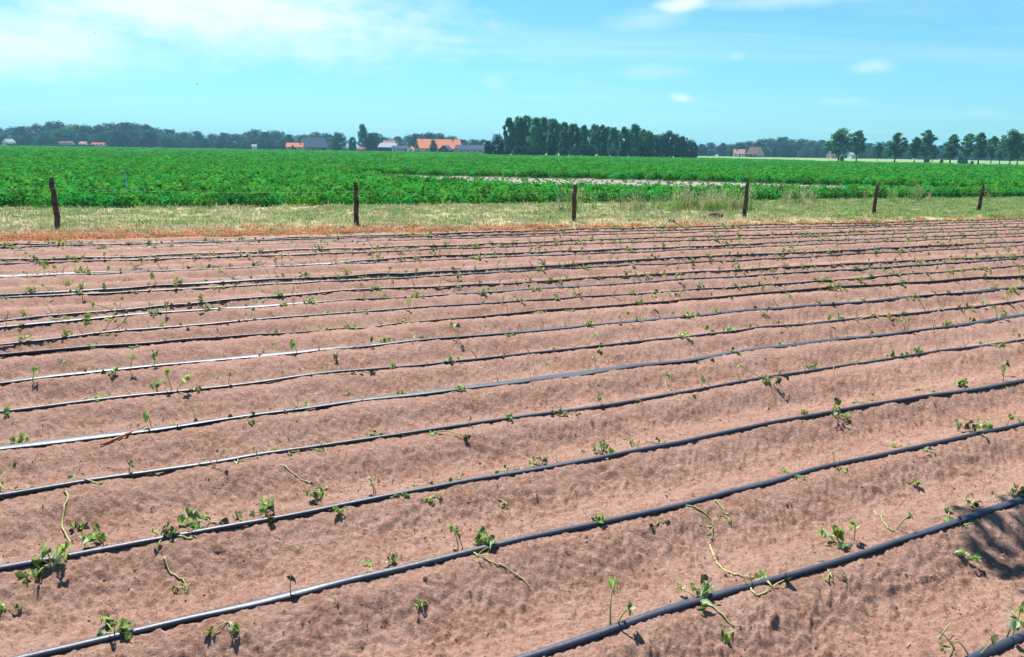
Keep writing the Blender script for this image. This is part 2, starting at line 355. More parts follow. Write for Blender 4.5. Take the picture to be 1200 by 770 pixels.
# far edge of the crop, as ground points under photo columns
CROP_FAR = [(-260, 430), (0, 430), (330, 440), (560, 430), (572, 262), (700, 262), (835, 262), (960, 210), (1190, 172), (1500, 150)]
def crop_far_y(x, y):
    """forward distance of the far edge in the direction of (x, y)"""
    xs = np.array([at_dist(p, 1.0).x for p, d in CROP_FAR]); ds = np.array([d for p, d in CROP_FAR])
    return np.interp(np.asarray(x) / np.asarray(y), xs, ds)
def build_crop_soil():
    nx = 200
    ratio = np.linspace(-1.05, 1.05, nx)
    rows = []
    # near edge: intersect direction with the near line
    ny = []
    for t in ratio:
        ys = np.linspace(8, 160, 800); g = crop_near_y(t * ys) - ys
        k = np.where(g < 0)[0]; ny.append(ys[k[0]] if len(k) else 160)
    ny = np.array(ny) - 1.2; fy = crop_far_y(ratio, 1.0)
    fy = np.maximum(fy, ny + 5)
    for k in np.linspace(0, 1, 40) ** 2:
        Y = ny + (fy - ny) * k; X = ratio * Y
        rows.append(np.stack([X, Y, np.full(nx, -0.115)], 1))
    V = np.concatenate(rows); i = np.arange(len(V)).reshape(40, nx)
    q = np.stack([i[:-1, :-1], i[:-1, 1:], i[1:, 1:], i[1:, :-1]], -1).reshape(-1, 4)
    return link('crop_field_soil', mesh_np('crop_field_soil', V, q, M['crop_soil']))
tag(build_crop_soil(), kind='structure')

# ------------------------------------------------------------------ scatter of what nobody could count
def scatter(name, P, rot, scl, idx, protos, kind='stuff'):
    me = bpy.data.meshes.new(name); me.vertices.add(len(P)); me.vertices.foreach_set('co', np.asarray(P, dtype=np.float32).ravel())
    a = me.attributes.new('rot', 'FLOAT_VECTOR', 'POINT'); a.data.foreach_set('vector', np.asarray(rot, dtype=np.float32).ravel())
    a = me.attributes.new('scl', 'FLOAT_VECTOR', 'POINT'); s3 = np.asarray(scl, dtype=np.float32)
    if s3.ndim == 1: s3 = np.repeat(s3[:, None], 3, 1)
    a.data.foreach_set('vector', s3.ravel())
    a = me.attributes.new('idx', 'INT', 'POINT'); a.data.foreach_set('value', np.asarray(idx, dtype=np.int32))
    me.update()
    o = link(name, me)
    g = bpy.data.node_groups.new(name, 'GeometryNodeTree')
    g.interface.new_socket('Geometry', in_out='INPUT', socket_type='NodeSocketGeometry'); g.interface.new_socket('Geometry', in_out='OUTPUT', socket_type='NodeSocketGeometry')
    gi = g.nodes.new('NodeGroupInput'); go = g.nodes.new('NodeGroupOutput')
    iop = g.nodes.new('GeometryNodeInstanceOnPoints'); g.links.new(gi.outputs[0], iop.inputs['Points'])
    jn = g.nodes.new('GeometryNodeJoinGeometry')
    for p in protos:
        oi = g.nodes.new('GeometryNodeObjectInfo'); oi.inputs['Object'].default_value = p; oi.inputs['As Instance'].default_value = True
        g.links.new(oi.outputs['Geometry'], jn.inputs[0])
    g.links.new(jn.outputs[0], iop.inputs['Instance']); iop.inputs['Pick Instance'].default_value = True
    def attr(nm, dt):
        n = g.nodes.new('GeometryNodeInputNamedAttribute'); n.data_type = dt; n.inputs['Name'].default_value = nm; return n.outputs['Attribute']
    g.links.new(attr('idx', 'INT'), iop.inputs['Instance Index'])
    e2r = g.nodes.new('FunctionNodeEulerToRotation'); g.links.new(attr('rot', 'FLOAT_VECTOR'), e2r.inputs[0]); g.links.new(e2r.outputs[0], iop.inputs['Rotation'])
    g.links.new(attr('scl', 'FLOAT_VECTOR'), iop.inputs['Scale'])
    g.links.new(iop.outputs[0], go.inputs[0])
    md = o.modifiers.new('scatter', 'NODES'); md.node_group = g
    tag(o, kind=kind)
    return o
def proto(name, me): return bpy.data.objects.new(name, me)       # never linked: only instanced
def leaf_faces(cent, nrm, size, r, aspect=1.0):
    """quads (slightly folded diamonds) at cent facing nrm"""
    n = len(cent); t = r.normal(size=(n, 3)); t -= nrm * (t * nrm).sum(1, keepdims=True); t /= np.linalg.norm(t, axis=1, keepdims=True) + 1e-9
    b = np.cross(nrm, t); s = size[:, None]
    v = np.stack([cent - t * s, cent + b * s * 0.62 * aspect + nrm * s * 0.16, cent + t * s, cent - b * s * 0.62 * aspect + nrm * s * 0.16], 1)
    return v.reshape(-1, 3), np.arange(4 * n).reshape(n, 4)

def potato_plant(seed, nl, size, rad, hgt):
    r = np.random.default_rng(seed)
    a = r.uniform(0, 2 * np.pi, nl); q = np.sqrt(r.uniform(0, 1, nl)); 
    lob = 1 + 0.18 * np.sin(3 * a + seed) + 0.12 * np.sin(5 * a + 2 * seed)
    rr = rad * q * lob; z = hgt * (1 - 0.55 * q ** 2.2) * r.uniform(0.62, 1.08, nl)
    low = r.uniform(0, 1, nl) < 0.3; z = np.where(low, z * r.uniform(0.25, 0.7, nl), z)
    c = np.stack([rr * np.cos(a), rr * np.sin(a), z], 1)
    nrm = np.stack([np.cos(a) * q * 0.75, np.sin(a) * q * 0.75, np.full(nl, 0.75)], 1) + r.normal(0, 0.38, (nl, 3)); nrm /= np.linalg.norm(nrm, axis=1, keepdims=True)
    V, F = leaf_faces(c, nrm, r.uniform(0.7, 1.25, nl) * size, r)
    return mesh_np('potato_plant', V, F, M['crop'])
near_p = [proto('potato_plant', potato_plant(s, 150, 0.064, 0.35, 0.50)) for s in range(5)]
mid_p = [proto('potato_clump', potato_plant(20 + s, 100, 0.10, 0.48, 0.50)) for s in range(4)]
far_p = [proto('potato_mass', potato_plant(40 + s, 90, 0.19, 1.0, 0.50)) for s in range(4)]
STRIP = [(-12.5, 57.5), (-4, 56.0), (6, 54.2), (14, 52.0), (22, 49.5), (29, 47.0), (33, 44.5), (26, 42.0), (19, 38.8), (10, 36.3), (2, 36.0), (-3, 39.0), (-8, 47.0)]
def in_poly(x, y, poly):
    c = np.zeros(x.shape, bool); j = len(poly) - 1
    for i in range(len(poly)):
        xi, yi = poly[i]; xj, yj = poly[j]
        c ^= ((yi > y) != (yj > y)) & (x < (xj - xi) * (y - yi) / (yj - yi + 1e-12) + xi); j = i
    return c
FA = math.radians(21.5)                                       # direction of the crop rows
def crop_points(sp_row, sp_in, y0, y1, jit):
    w0 = np.arange(-140, 480, sp_row); u0 = np.arange(-480, 480, sp_in)
    Wg, Ug = np.meshgrid(w0, u0, indexing='ij')
    Ug = Ug + rng.uniform(-jit, jit, Ug.shape) * sp_in; Wg = Wg + rng.normal(0, 0.06, Wg.shape) * sp_row
    x = (Ug * math.cos(FA) - Wg * math.sin(FA)).ravel(); y = (Ug * math.sin(FA) + Wg * math.cos(FA)).ravel()
    k = (y > y0) & (y <= y1) & (np.abs(x) < 0.86 * y + 6); x, y = x[k], y[k]
    k = (y > crop_near_y(x) + 0.25 + 0.25 * fbm(x * 0.7, y * 0.7, 2, 2)) & (y < crop_far_y(x, y)) ; x, y = x[k], y[k]
    k = ~in_poly(x + 1.6 * fbm(x * 0.4, y * 0.4, 2, 6), y + 1.2 * fbm(x * 0.35, y * 0.35, 2, 4), STRIP); return x[k], y[k]
def crop_layer(name, sp_row, sp_in, y0, y1, protos, s0, s1):
    x, y = crop_points(sp_row, sp_in, y0, y1, 0.4); n = len(x)
    g = 0.9 + 0.22 * fbm(x * 0.12, y * 0.12, 2, 14) + 0.16 * fbm(x * 0.6, y * 0.6, 2, 15)
    s = rng.uniform(s0, s1, n) * np.clip(g, 0.6, 1.25)
    P = np.stack([x, y, np.full(n, -0.12)], 1)
    rot = np.stack([rng.normal(0, 0.08, n), rng.normal(0, 0.08, n), rng.uniform(0, 6.28, n)], 1)
    return scatter(name, P, rot, s, rng.integers(0, len(protos), n), protos)
tag(crop_layer('potato_crop', 0.75, 0.34, 8, 75, near_p, 0.85, 1.15), 'dense green potato plants in rows behind the wire fence', 'crop')
tag(crop_layer('potato_crop', 0.95, 0.62, 75, 150, mid_p, 0.9, 1.15), 'green potato crop on the middle stretch behind the bare soil strip', 'crop')
tag(crop_layer('potato_crop', 1.7, 1.35, 150, 445, far_p, 0.9, 1.1), 'green potato crop stretching to the distant farms', 'crop')
# a few stunted plants in the bare strip
n = 2200; x = rng.uniform(-12, 32, n); y = rng.uniform(35, 57, n); k = in_poly(x, y, STRIP); x, y = x[k], y[k]; n = len(x)
tag(scatter('stunted_potato_plants', np.stack([x, y, np.full(n, -0.12)], 1), np.stack([np.zeros(n), np.zeros(n), rng.uniform(0, 6, n)], 1), rng.uniform(0.08, 0.3, n), rng.integers(0, 5, n), near_p),
    'stunted green plants scattered on the bare strip', 'crop')

n = 60000; rr_ = np.sqrt(rng.uniform(1.9 ** 2, 11.5 ** 2, n)); tt_ = rng.uniform(-0.80, 0.80, n); x = rr_ * np.sin(tt_); y = rr_ * np.cos(tt_)
u_, w_ = to_uw(x, y); nn_ = row_n(u_, w_); fl_ = np.abs(nn_ - np.round(nn_)) * 2
k = (rng.uniform(0, 1, n) < (0.25 + 0.9 * fl_) * np.clip(0.5 + 1.3 * fbm(x * 1.9, y * 1.9, 2, 25), 0.05, 1) * np.clip(1.25 - rr_ / 11, 0.15, 1)); x, y = x[k], y[k]; n = len(x)
sc_ = 0.0022 + 0.0028 * rng.uniform(0, 1, n) ** 3.2 + 0.006 * (rng.uniform(0, 1, n) < 0.004)
tag(scatter('soil_crumbs', np.stack([x, y, soil_z(x, y) + sc_ * 0.1], 1), rng.uniform(0, 6.28, (n, 3)), sc_, rng.integers(0, 5, n), CRUMBS), 'loose crumbs of dry soil scattered over the ridges', 'soil')
# ---- verge grass
def tuft(seed, nb, h, spread, mat, width=0.006, lean=0.5, heads=None):
    r = np.random.default_rng(seed); V = []; F = []; mi = []
    for i in range(nb):
        a = r.uniform(0, 6.28); q = spread * math.sqrt(r.uniform()); b0 = np.array([q * math.cos(a), q * math.sin(a), -0.01])
        d = r.uniform(0, 6.28); ln = abs(r.normal(0, lean)); hh = h * r.uniform(0.5, 1.15)
        dirv = np.array([math.cos(d), math.sin(d), 0]); side = np.array([-math.sin(d), math.cos(d), 0]) * width * r.uniform(0.7, 1.4)
        m_ = b0 + dirv * hh * ln * 0.35 + np.array([0, 0, hh * 0.6]); t_ = b0 + dirv * hh * ln + np.array([0, 0, hh * (1 - 0.35 * min(ln, 1.5))])
        k = len(V); V += [b0 - side, b0 + side, m_ + side * 0.8, m_ - side * 0.8, t_]; F += [[k, k + 1, k + 2, k + 3], [k + 3, k + 2, k + 4]]; mi += [0, 0]
        if heads and r.uniform() < heads:
            k = len(V); s2 = side / width * 0.013; V += [t_ - dirv * 0.0, t_ + s2 + np.array([0, 0, 0.04]), t_ + np.array([0, 0, 0.11]) + dirv * 0.03, t_ - s2 + np.array([0, 0, 0.04])]; F += [[k, k + 1, k + 2, k + 3]]; mi += [1]
    return proto('grass_tuft', mesh_np('grass_tuft', V, F, [mat, M['seedhead']], mi=mi))
G_green = [tuft(s, 26, 0.11, 0.13, M['grass'], 0.006, 0.8) for s in range(4)]
G_straw = [tuft(10 + s, 26, 0.10, 0.14, M['straw'], 0.006, 1.1, 0.06) for s in range(4)]
G_dead = [tuft(20 + s, 30, 0.09, 0.16, M['dead'], 0.008, 1.4) for s in range(4)]
G_tall = [tuft(30 + s, 30, 0.58, 0.13, M['grass'], 0.006, 0.35, 0.8) for s in range(3)] + [tuft(36, 24, 0.62, 0.1, M['straw'], 0.005, 0.3, 0.9)]
def verge_scatter(name, protos, density, dfun, s0, s1):
    us = rng.uniform(-12, 50, int(density * 62 * 9)); d = rng.uniform(-0.15, 9.0, len(us))
    ex, ey = edge_xy(us); x = ex - CP * d; y = ey + SP * d
    dn = (crop_near_y(x) + 0.55 - y)
    p = dfun(us, d, x, y, dn); k = (rng.uniform(0, 1, len(us)) < p) & (dn > 0) & (np.abs(x) < 0.85 * y + 3)
    x, y = x[k], y[k]; n = len(x)
    P = np.stack([x, y, verge_z(x, y) - 0.015], 1)
    rot = np.stack([rng.normal(0, 0.1, n), rng.normal(0, 0.1, n), rng.uniform(0, 6.28, n)], 1)
    return scatter(name, P, rot, rng.uniform(s0, s1, n), rng.integers(0, len(protos), n), protos)
def sstep(a, b, v): t = np.clip((v - a) / (b - a), 0, 1); return t * t * (3 - 2 * t)
def f_green(u, d, x, y, dn):
    nz_ = fbm(x * 0.5, y * 0.5, 3, 17); right = sstep(10, 26, u)
    return np.clip(sstep(1.2 - 0.9 * right, 3.0 - 2.0 * right, d + nz_ * 1.2) * (0.48 + 0.6 * right + 0.7 * nz_) + 0.25 * (nz_ > 0.25), 0.02, 1)
def f_straw(u, d, x, y, dn):
    nz_ = fbm(x * 0.5 + 9, y * 0.5, 3, 18); right = sstep(8, 26, u)
    return np.clip((sstep(0.25, 1.0, d + nz_ * 0.5) * (1 - 0.55 * sstep(1.6, 4.5, d)) + 0.35 * nz_) * (1 - 0.75 * right) , 0.02, 1)
def f_dead(u, d, x, y, dn):
    nz_ = fbm(x * 0.6 + 4, y * 0.6, 3, 19); left = 1 - sstep(3, 14, u)
    return np.clip((1 - sstep(0.55 + 0.9 * left, 1.0 + 1.3 * left, d + nz_ * 0.9)) * (0.35 + 0.75 * left + 0.6 * nz_), 0, 1)
tag(verge_scatter('verge_grass', G_green, 34, f_green, 0.6, 1.35), 'green grass of the verge along the fence', 'grass')
tag(verge_scatter('dry_grass', G_straw, 30, f_straw, 0.6, 1.3), 'straw coloured dry grass below the fence', 'grass')
tag(verge_scatter('dead_grass', G_dead, 40, f_dead, 0.6, 1.2), 'rust brown dead grass along the edge of the ridges', 'grass')
# tall seeding grass near the fourth post
pts = []
for px, py, n_, sx in ((800, 245, 8, 14), (850, 246, 26, 20), (825, 247, 14, 16), (760, 247, 6, 20), (700, 247, 8, 30), (930, 240, 8, 30), (1060, 236, 8, 40)):
    for i in range(n_):
        g = on_ground(px + random.gauss(0, sx), py + random.uniform(-1.5, 2), -0.04); pts.append((g.x, g.y, -0.05))
n = len(pts)
tag(scatter('tall_grass', np.array(pts), np.stack([rng.normal(0, 0.1, n), rng.normal(0, 0.1, n), rng.uniform(0, 6, n)], 1), rng.uniform(0.6, 1.2, n), rng.integers(0, 4, n), G_tall), 'tall seeding grass standing beside the fence posts', 'grass')

# ------------------------------------------------------------------ drip tubes
TUBE = {0: ([2.63, 2.88], [.021, .013]), 1: ([1.18, 1.87, 2.51, 4.12], [0, .001, -.014, -.014]),
 2: ([-.36, .72, 1.54, 2.47, 3.4, 5.35], [.003, .007, -.001, -.012, .014, -.033]),
 3: ([-.53, .16, .91, 1.91, 3.03, 3.76, 4.98, 6.45], [-.022, -.05, -.033, -.052, -.066, -.031, -.065, -.105]),
 4: ([-.61, .23, 1.13, 2.28, 3.68, 4.56, 6.09, 7.88], [.02, .037, .038, .013, 0, .044, .062, .025]),
 5: ([-.67, .24, 1.34, 2.66, 4.29, 5.34, 6.96, 9.1], [.008, .014, .046, .006, .028, .107, .023, .049]),
 6: ([-.74, .29, 1.54, 3.03, 4.84, 5.95, 7.76, 10.09], [-.023, 0, .051, .003, -.015, .017, -.06, -.044]),
 7: ([-.81, .35, 1.75, 3.44, 5.49, 7.95, 11.18], [-.011, .073, .085, .06, .079, -.027, -.07]),
 8: ([-.89, .42, 2.12, 3.84, 6.11, 8.87, 12.25], [.045, .152, .25, .147, .144, .064, -.093]),
 9: ([-.94, .46, 2.15, 4.13, 6.54, 9.53, 13.43], [-.151, .005, .06, .01, -.029, -.059, -.032]),
 10: ([-1.02, .52, 2.35, 4.49, 7.13, 10.33, 14.47], [-.136, .024, .062, -.006, .006, -.05, -.041]),
 11: ([-1.07, .56, 2.51, 4.79, 7.6, 11, 15.26], [-.26, -.173, -.077, -.129, -.1, -.144, -.198])}
FAR_OFF = {12: -.04, 13: -.2, 14: .1, 15: -.2, 16: -.05, 17: -.18, 18: .12, 19: -.1, 20: -.22}
FLAT = {5: (0.9, 3.6), 7: (0.9, 3.4), 8: (2.2, 1.0), 10: (0.8, 3.2), 13: (0.6, 3.4), 15: (0.5, 3.2)}   # tubes squeezed flat: (height, width) factors
def tube_w(n, u):
    u = np.asarray(u, dtype=float)
    if n in TUBE:
        off = np.interp(u, *TUBE[n])
    else:
        off = FAR_OFF[n] * np.exp(-np.clip(u, 0, 99) / 12.0) + 0.10 * fbm(u * 0.13 + n * 7.7, u * 0 + n, 2, 50 + n)
    off = off + 0.012 * fbm(u * 0.9, u * 0 + n * 3.3, 2, 70 + n)
    return OFF + n * spacing(u) + off
ORD = ['first', 'second', 'third', 'fourth', 'fifth', 'sixth', 'seventh', 'eighth', 'ninth', 'tenth', 'eleventh', 'twelfth', 'thirteenth', 'fourteenth', 'fifteenth',
       'sixteenth', 'seventeenth', 'eighteenth', 'nineteenth', 'twentieth', 'twenty-first']
def row_name(n): return ORD[20 - n]
def build_tube(n):
    u = np.arange(-13, 52, 0.06); w_ = tube_w(n, u); x, y = to_xy(u, w_)
    k = (np.abs(np.arctan2(x, y)) < np.radians(68)) & (y > 0.2) & (np.hypot(x, y) < 52)
    u, w_, x, y = u[k], w_[k], x[k], y[k]
    step = np.where(np.hypot(x, y) < 12, 1, 2)
    z = soil_z(x, y, False); ker = np.ones(9) / 9; zs = np.convolve(np.pad(z, 4, 'edge'), ker, 'valid')
    zl = np.maximum(zs, soil_z(x, y, True) - 0.004)
    zl = np.convolve(np.pad(zl, 2, 'edge'), np.ones(5) / 5, 'valid')
    hf, wf = FLAT.get(n, (1.0, 1.55))
    R0 = 0.0105
    kink = np.clip(pnoise(u * 1.15 + 13 * n, u * 0 + 0.5 * n, 90) - 0.25, 0, 1) * 2.2
    tw = 0.5 * fbm(u * 0.5, u * 0 + n, 2, 33 + n) + (0.6 if n == 8 else 0.0)
    hh = R0 * hf * (1 + 0.12 * fbm(u * 1.7, u * 0 + n, 2, 44) - 0.30 * kink); ww = R0 * wf * (1 + 0.12 * fbm(u * 1.1, u * 0 + n, 2, 45) + 0.25 * kink) 
    zc = zl + hh * 0.75
    ring = 10; ang = np.linspace(0, 2 * np.pi, ring, endpoint=False)
    px, pz = np.cos(ang), np.sin(ang)
    # direction across the row
    ax = np.stack([-CP * np.ones_like(u), SP * np.ones_like(u)], 1)
    a_ = ww[:, None] * px[None] ; b_ = hh[:, None] * pz[None]
    ct, st = np.cos(tw)[:, None], np.sin(tw)[:, None]
    ca = a_ * ct - b_ * st; cz = a_ * st + b_ * ct
    V = np.stack([x[:, None] + ax[:, :1] * ca, y[:, None] + ax[:, 1:] * ca, zc[:, None] + cz], -1).reshape(-1, 3)
    i = np.arange(len(u) * ring).reshape(len(u), ring); j = np.roll(i, -1, 1)
    F = np.stack([i[:-1], j[:-1], j[1:], i[1:]], -1).reshape(-1, 4)
    o = link('drip_tube', mesh_np('drip_tube', V, F, M['tube'], True))
    look = 'flattened shiny black drip tube' if n in FLAT else 'round black plastic drip tube'
    if n == 0: lab = 'black drip tube on the ridge farthest from the fence'
    elif n == 20: lab = 'black drip tube on the ridge right beside the dead grass'
    else: lab = f'{look} on the {row_name(n)} ridge counted from the fence'
    tag(o, lab, 'drip tube', 'drip tubes laid along the ridges')
for n_ in range(0, 21): build_tube(n_)

# ------------------------------------------------------------------ seedlings
def leaf_mesh(seed, mat):
    """one heart-shaped leaf about 1 unit long, folded on its midrib and curled; grows along +Y from the origin"""
    r = random.Random(seed); fold = r.uniform(0.3, 1.1); curl = r.uniform(0.4, 1.9); wv = r.uniform(0.06, 0.18)
    outl = [(0.0, 0.16), (0.12, 0.36), (0.3, 0.46), (0.52, 0.40), (0.74, 0.24), (0.9, 0.10)]
    V = []; 
    def pt(x, y, k):
        z = abs(x) * fold * 1.3 + wv * math.sin(9 * y + seed) * (1 if x > 0 else -1) * min(1, abs(x) * 3)
        a = curl * y; yy = math.sin(a) / curl; zz_ = -(1 - math.cos(a)) / curl
        sh = 1 - 0.35 * fold
        return (x * sh, yy - z * math.sin(a) * 0.0, zz_ + z)
    mid = [pt(0, max(0.02, y), 0) for y, _ in outl] + [pt(0, 1.0, 0)]
    V += mid
    Lf = [pt(-wd, y - (0.08 if i == 0 else 0), 0) for i, (y, wd) in enumerate(outl)]; Rt = [pt(wd, y - (0.08 if i == 0 else 0), 0) for i, (y, wd) in enumerate(outl)]
    l0 = len(V); V += Lf; r0 = len(V); V += Rt; F = []
    for i in range(5):
        F += [[i, i + 1, l0 + i + 1, l0 + i], [i, r0 + i, r0 + i + 1, i + 1]]
    F += [[5, 6, l0 + 5], [5, r0 + 5, 6]]
    return mesh_np('leaf', V, F, mat, True)
LEAF = [leaf_mesh(s, M['leaf']) for s in range(6)]; PALE = [leaf_mesh(10 + s, M['leaf_pale']) for s in range(3)]; DRY = [leaf_mesh(20 + s, M['leaf_dry']) for s in range(3)]
def curve_pts(p0, d0, length, bend, n, r, droop=0.0):
    p = Vector(p0); d = Vector(d0).normalized(); out = [p.copy()]; st = length / n
    ax = Vector((r.uniform(-1, 1), r.uniform(-1, 1), r.uniform(-1, 1))).normalized()
    for i in range(n):
        d = Matrix.Rotation(bend / n, 3, ax) @ d; d.z -= droop / n; d.normalize(); p = p + d * st
        if p.z < 0.006: p.z = 0.006; d.z = max(d.z, 0.0)
        out.append(p.copy())
    return out
def plan_seedling(kind, r):
    """a list of stems (points, radius) and of leaves (location, euler, size, leaf mesh) in the plant's own frame, base at the origin, about real size"""
    stems = []; leaves = []
    def leaf(p, az, tilt, size, pool=None, roll=None):
        pool = pool or (LEAF if r.random() < 0.62 else (PALE if r.random() < 0.7 else DRY))
        leaves.append((Vector(p), (tilt, (r.gauss(0, 0.5) if roll is None else roll), az), size, r.choice(pool)))
    if kind == 'bushy':
        for s in range(r.randint(5, 7)):
            a = r.uniform(0, 6.28); el = r.uniform(0.5, 1.4)
            c = curve_pts((0, 0, -0.02), (math.cos(a) * math.cos(el), math.sin(a) * math.cos(el), math.sin(el)), r.uniform(0.035, 0.085), r.uniform(-1, 1), 4, r, 0.5)
            stems.append((c, 0.0024))
            for k in range(r.randint(2, 3)):
                leaf(c[-1 - (k > 0)], r.uniform(0, 6.28), r.uniform(-1.2, 0.7), r.uniform(0.020, 0.042))
    elif kind == 'upright':
        for s in range(r.randint(1, 2)):
            a = r.uniform(0, 6.28)
            c = curve_pts((r.gauss(0, 0.008), r.gauss(0, 0.008), -0.02), (math.cos(a) * 0.25, math.sin(a) * 0.25, 1), r.uniform(0.09, 0.15), r.uniform(-0.7, 0.7), 5, r, 0.2)
            stems.append((c, 0.0030))
            for k in range(r.randint(2, 3)):
                leaf(c[-1 - (k > 1)], r.uniform(0, 6.28), r.uniform(-1.3, 0.3), r.uniform(0.026, 0.048))
    elif kind == 'sprawling':
        a = r.uniform(0, 6.28)
        c = curve_pts((0, 0, 0.0), (math.cos(a), math.sin(a), 0.5), r.uniform(0.16, 0.30), r.uniform(1.0, 2.2) * r.choice((-1, 1)), 10, r, 1.2)
        stems.append((c, 0.0032))
        if r.random() < 0.6:
            a2 = a + r.uniform(1.5, 4.5); stems.append((curve_pts((0, 0, 0.0), (math.cos(a2), math.sin(a2), 0.35), r.uniform(0.1, 0.2), r.uniform(-1.5, 1.5), 7, r, 0.9), 0.0026))
        for k in range(r.randint(3, 5)):
            leaf(c[-1] if k < 3 else c[0], r.uniform(0, 6.28), r.uniform(-0.8, 0.5), r.uniform(0.024, 0.044))
    elif kind == 'limp':
        for s in range(r.randint(3, 4)):
            a = r.uniform(0, 6.28)
            c = curve_pts((0, 0, 0.0), (math.cos(a), math.sin(a), 0.9), r.uniform(0.05, 0.09), r.uniform(-1, 1), 5, r, 2.6)
            stems.append((c, 0.0024)); leaf(c[-1], a - math.pi / 2 + r.gauss(0, 0.4), r.uniform(-1.1, -0.1), r.uniform(0.028, 0.05))
            if r.random() < 0.6: leaf(c[-2], a - math.pi / 2 + r.gauss(0, 1.0), r.uniform(-1.0, 0.1), r.uniform(0.022, 0.04))
    else:   # bare
        for s in range(r.randint(1, 3)):
            a = r.uniform(0, 6.28)
            stems.append((curve_pts((r.gauss(0, 0.02), r.gauss(0, 0.02), -0.01), (math.cos(a) * 0.6, math.sin(a) * 0.6, 1), r.uniform(0.06, 0.14), r.uniform(-1.2, 1.2), 6, r, 0.4), 0.0028))
        if r.random() < 0.35: leaf(stems[0][0][-1], r.uniform(0, 6.28), -0.6, 0.03)
    return stems, leaves
KIND_LABEL = {'bushy': 'bushy leafy green seedling', 'upright': 'upright seedling with few leaves on thin stems', 'sprawling': 'sprawling seedling with long pale curved stem',
              'limp': 'limp wilted seedling with drooping leaves', 'bare': 'bare pale seedling stem without foliage'}
def stem_mesh(pts, rad, n=5):
    m = MB(); m.tube(pts, [rad * (1.15 - 0.45 * i / (len(pts) - 1)) for i in range(len(pts))], n); return m
def seat(x, y): return float(soil_z(np.array([x]), np.array([y]))[0])
def seed_label(kind, n): 
    if n is None: return KIND_LABEL[kind] + ' lying loose between two ridges'
    where = 'the ridge farthest from the fence' if n == 0 else f'the {row_name(n)} ridge counted from the fence'
    return KIND_LABEL[kind] + ' on ' + where
def seed_tag(o, kind, n):
    if kind == 'bare' and n is not None:
        where = 'the ridge farthest from the fence' if n == 0 else f'the {row_name(n)} ridge counted from the fence'
        o['label'] = 'bare pale seedling stems on ' + where
    else: o['label'] = seed_label(kind, n)
    o['category'] = 'seedling'; o['group'] = f'{kind} seedlings' + (' lying between the ridges' if n is None else (' on the ridge farthest from the fence' if n == 0 else f' on the {row_name(n)} ridge'))
def seedling(x, y, kind, size, n, rr, arc=None):
    """near seedling with its stems and leaves as parts"""
    t = empty('seedling', (x, y, seat(x, y)), rr.uniform(0, 6.28) if arc is None else 0.0); seed_tag(t, kind, n)
    stems, leaves = plan_seedling(kind, rr)
    if arc is not None:                                   # a long stem traced over the soil, given as world points
        P = [Vector((a - x, b - y, seat(a, b) - t.location.z + 0.008)) for a, b in arc]
        Q = []
        for i in range(len(P) - 1):
            for k in range(4): 
                f = k / 4; p0 = P[max(i - 1, 0)]; p1 = P[i]; p2 = P[i + 1]; p3 = P[min(i + 2, len(P) - 1)]
                Q.append(0.5 * ((2 * p1) + (p2 - p0) * f + (2 * p0 - 5 * p1 + 4 * p2 - p3) * f * f + (3 * p1 - p0 - 3 * p2 + p3) * f ** 3))
        Q.append(P[-1])
        for q in Q: q.z = seat(q.x + x, q.y + y) - t.location.z + 0.005
        stem_mesh(Q, 0.0036, 6).build('stem', M['stem'], t, True)
    for c, rad in stems: stem_mesh([p * size for p in c], rad * (0.6 + 0.4 * size), 6).build('stem', M['stem'], t, True)
    for p, e, s, me in leaves: link('leaf', me, t, p * size, e, s * size)
    return t
def joined_variant(kind, seed):
    rr = random.Random(seed); stems, leaves = plan_seedling(kind, rr); V = []; F = []; mi = []
    mats = [M['stem'], M['leaf'], M['leaf_pale'], M['leaf_dry']]
    for c, rad in stems:
        m = stem_mesh(c, rad, 4); b = len(V); V += m.v; F += [[i + b for i in f] for f in m.f]; mi += [0] * len(m.f)
    for p, e, s, me in leaves:
        X = Matrix.Translation(p) @ Euler(e).to_matrix().to_4x4() @ Matrix.Scale(s, 4); b = len(V)
        V += [tuple(X @ v.co) for v in me.vertices]; F += [[i + b for i in f.vertices] for f in me.polygons]; mi += [mats.index(me.materials[0])] * len(me.polygons)
    return V, F, mi, mats
KINDS = ['bushy', 'upright', 'sprawling', 'limp', 'bare']
VAR = {k: [joined_variant(k, 100 * i + j) for j in range(4)] for i, k in enumerate(KINDS)}
VAR_ME = {k: [mesh_np('seedling', v[0], v[1], v[3], True, v[2]) for v in VAR[k]] for k in KINDS}

def px_w(px, py):
    z = 0.0
    for _ in range(5):
        g = on_ground(px, py, z); z = 0.4 * z + 0.6 * float(soil_z(np.array([g.x]), np.array([g.y]), False)[0])
    return g.x, g.y
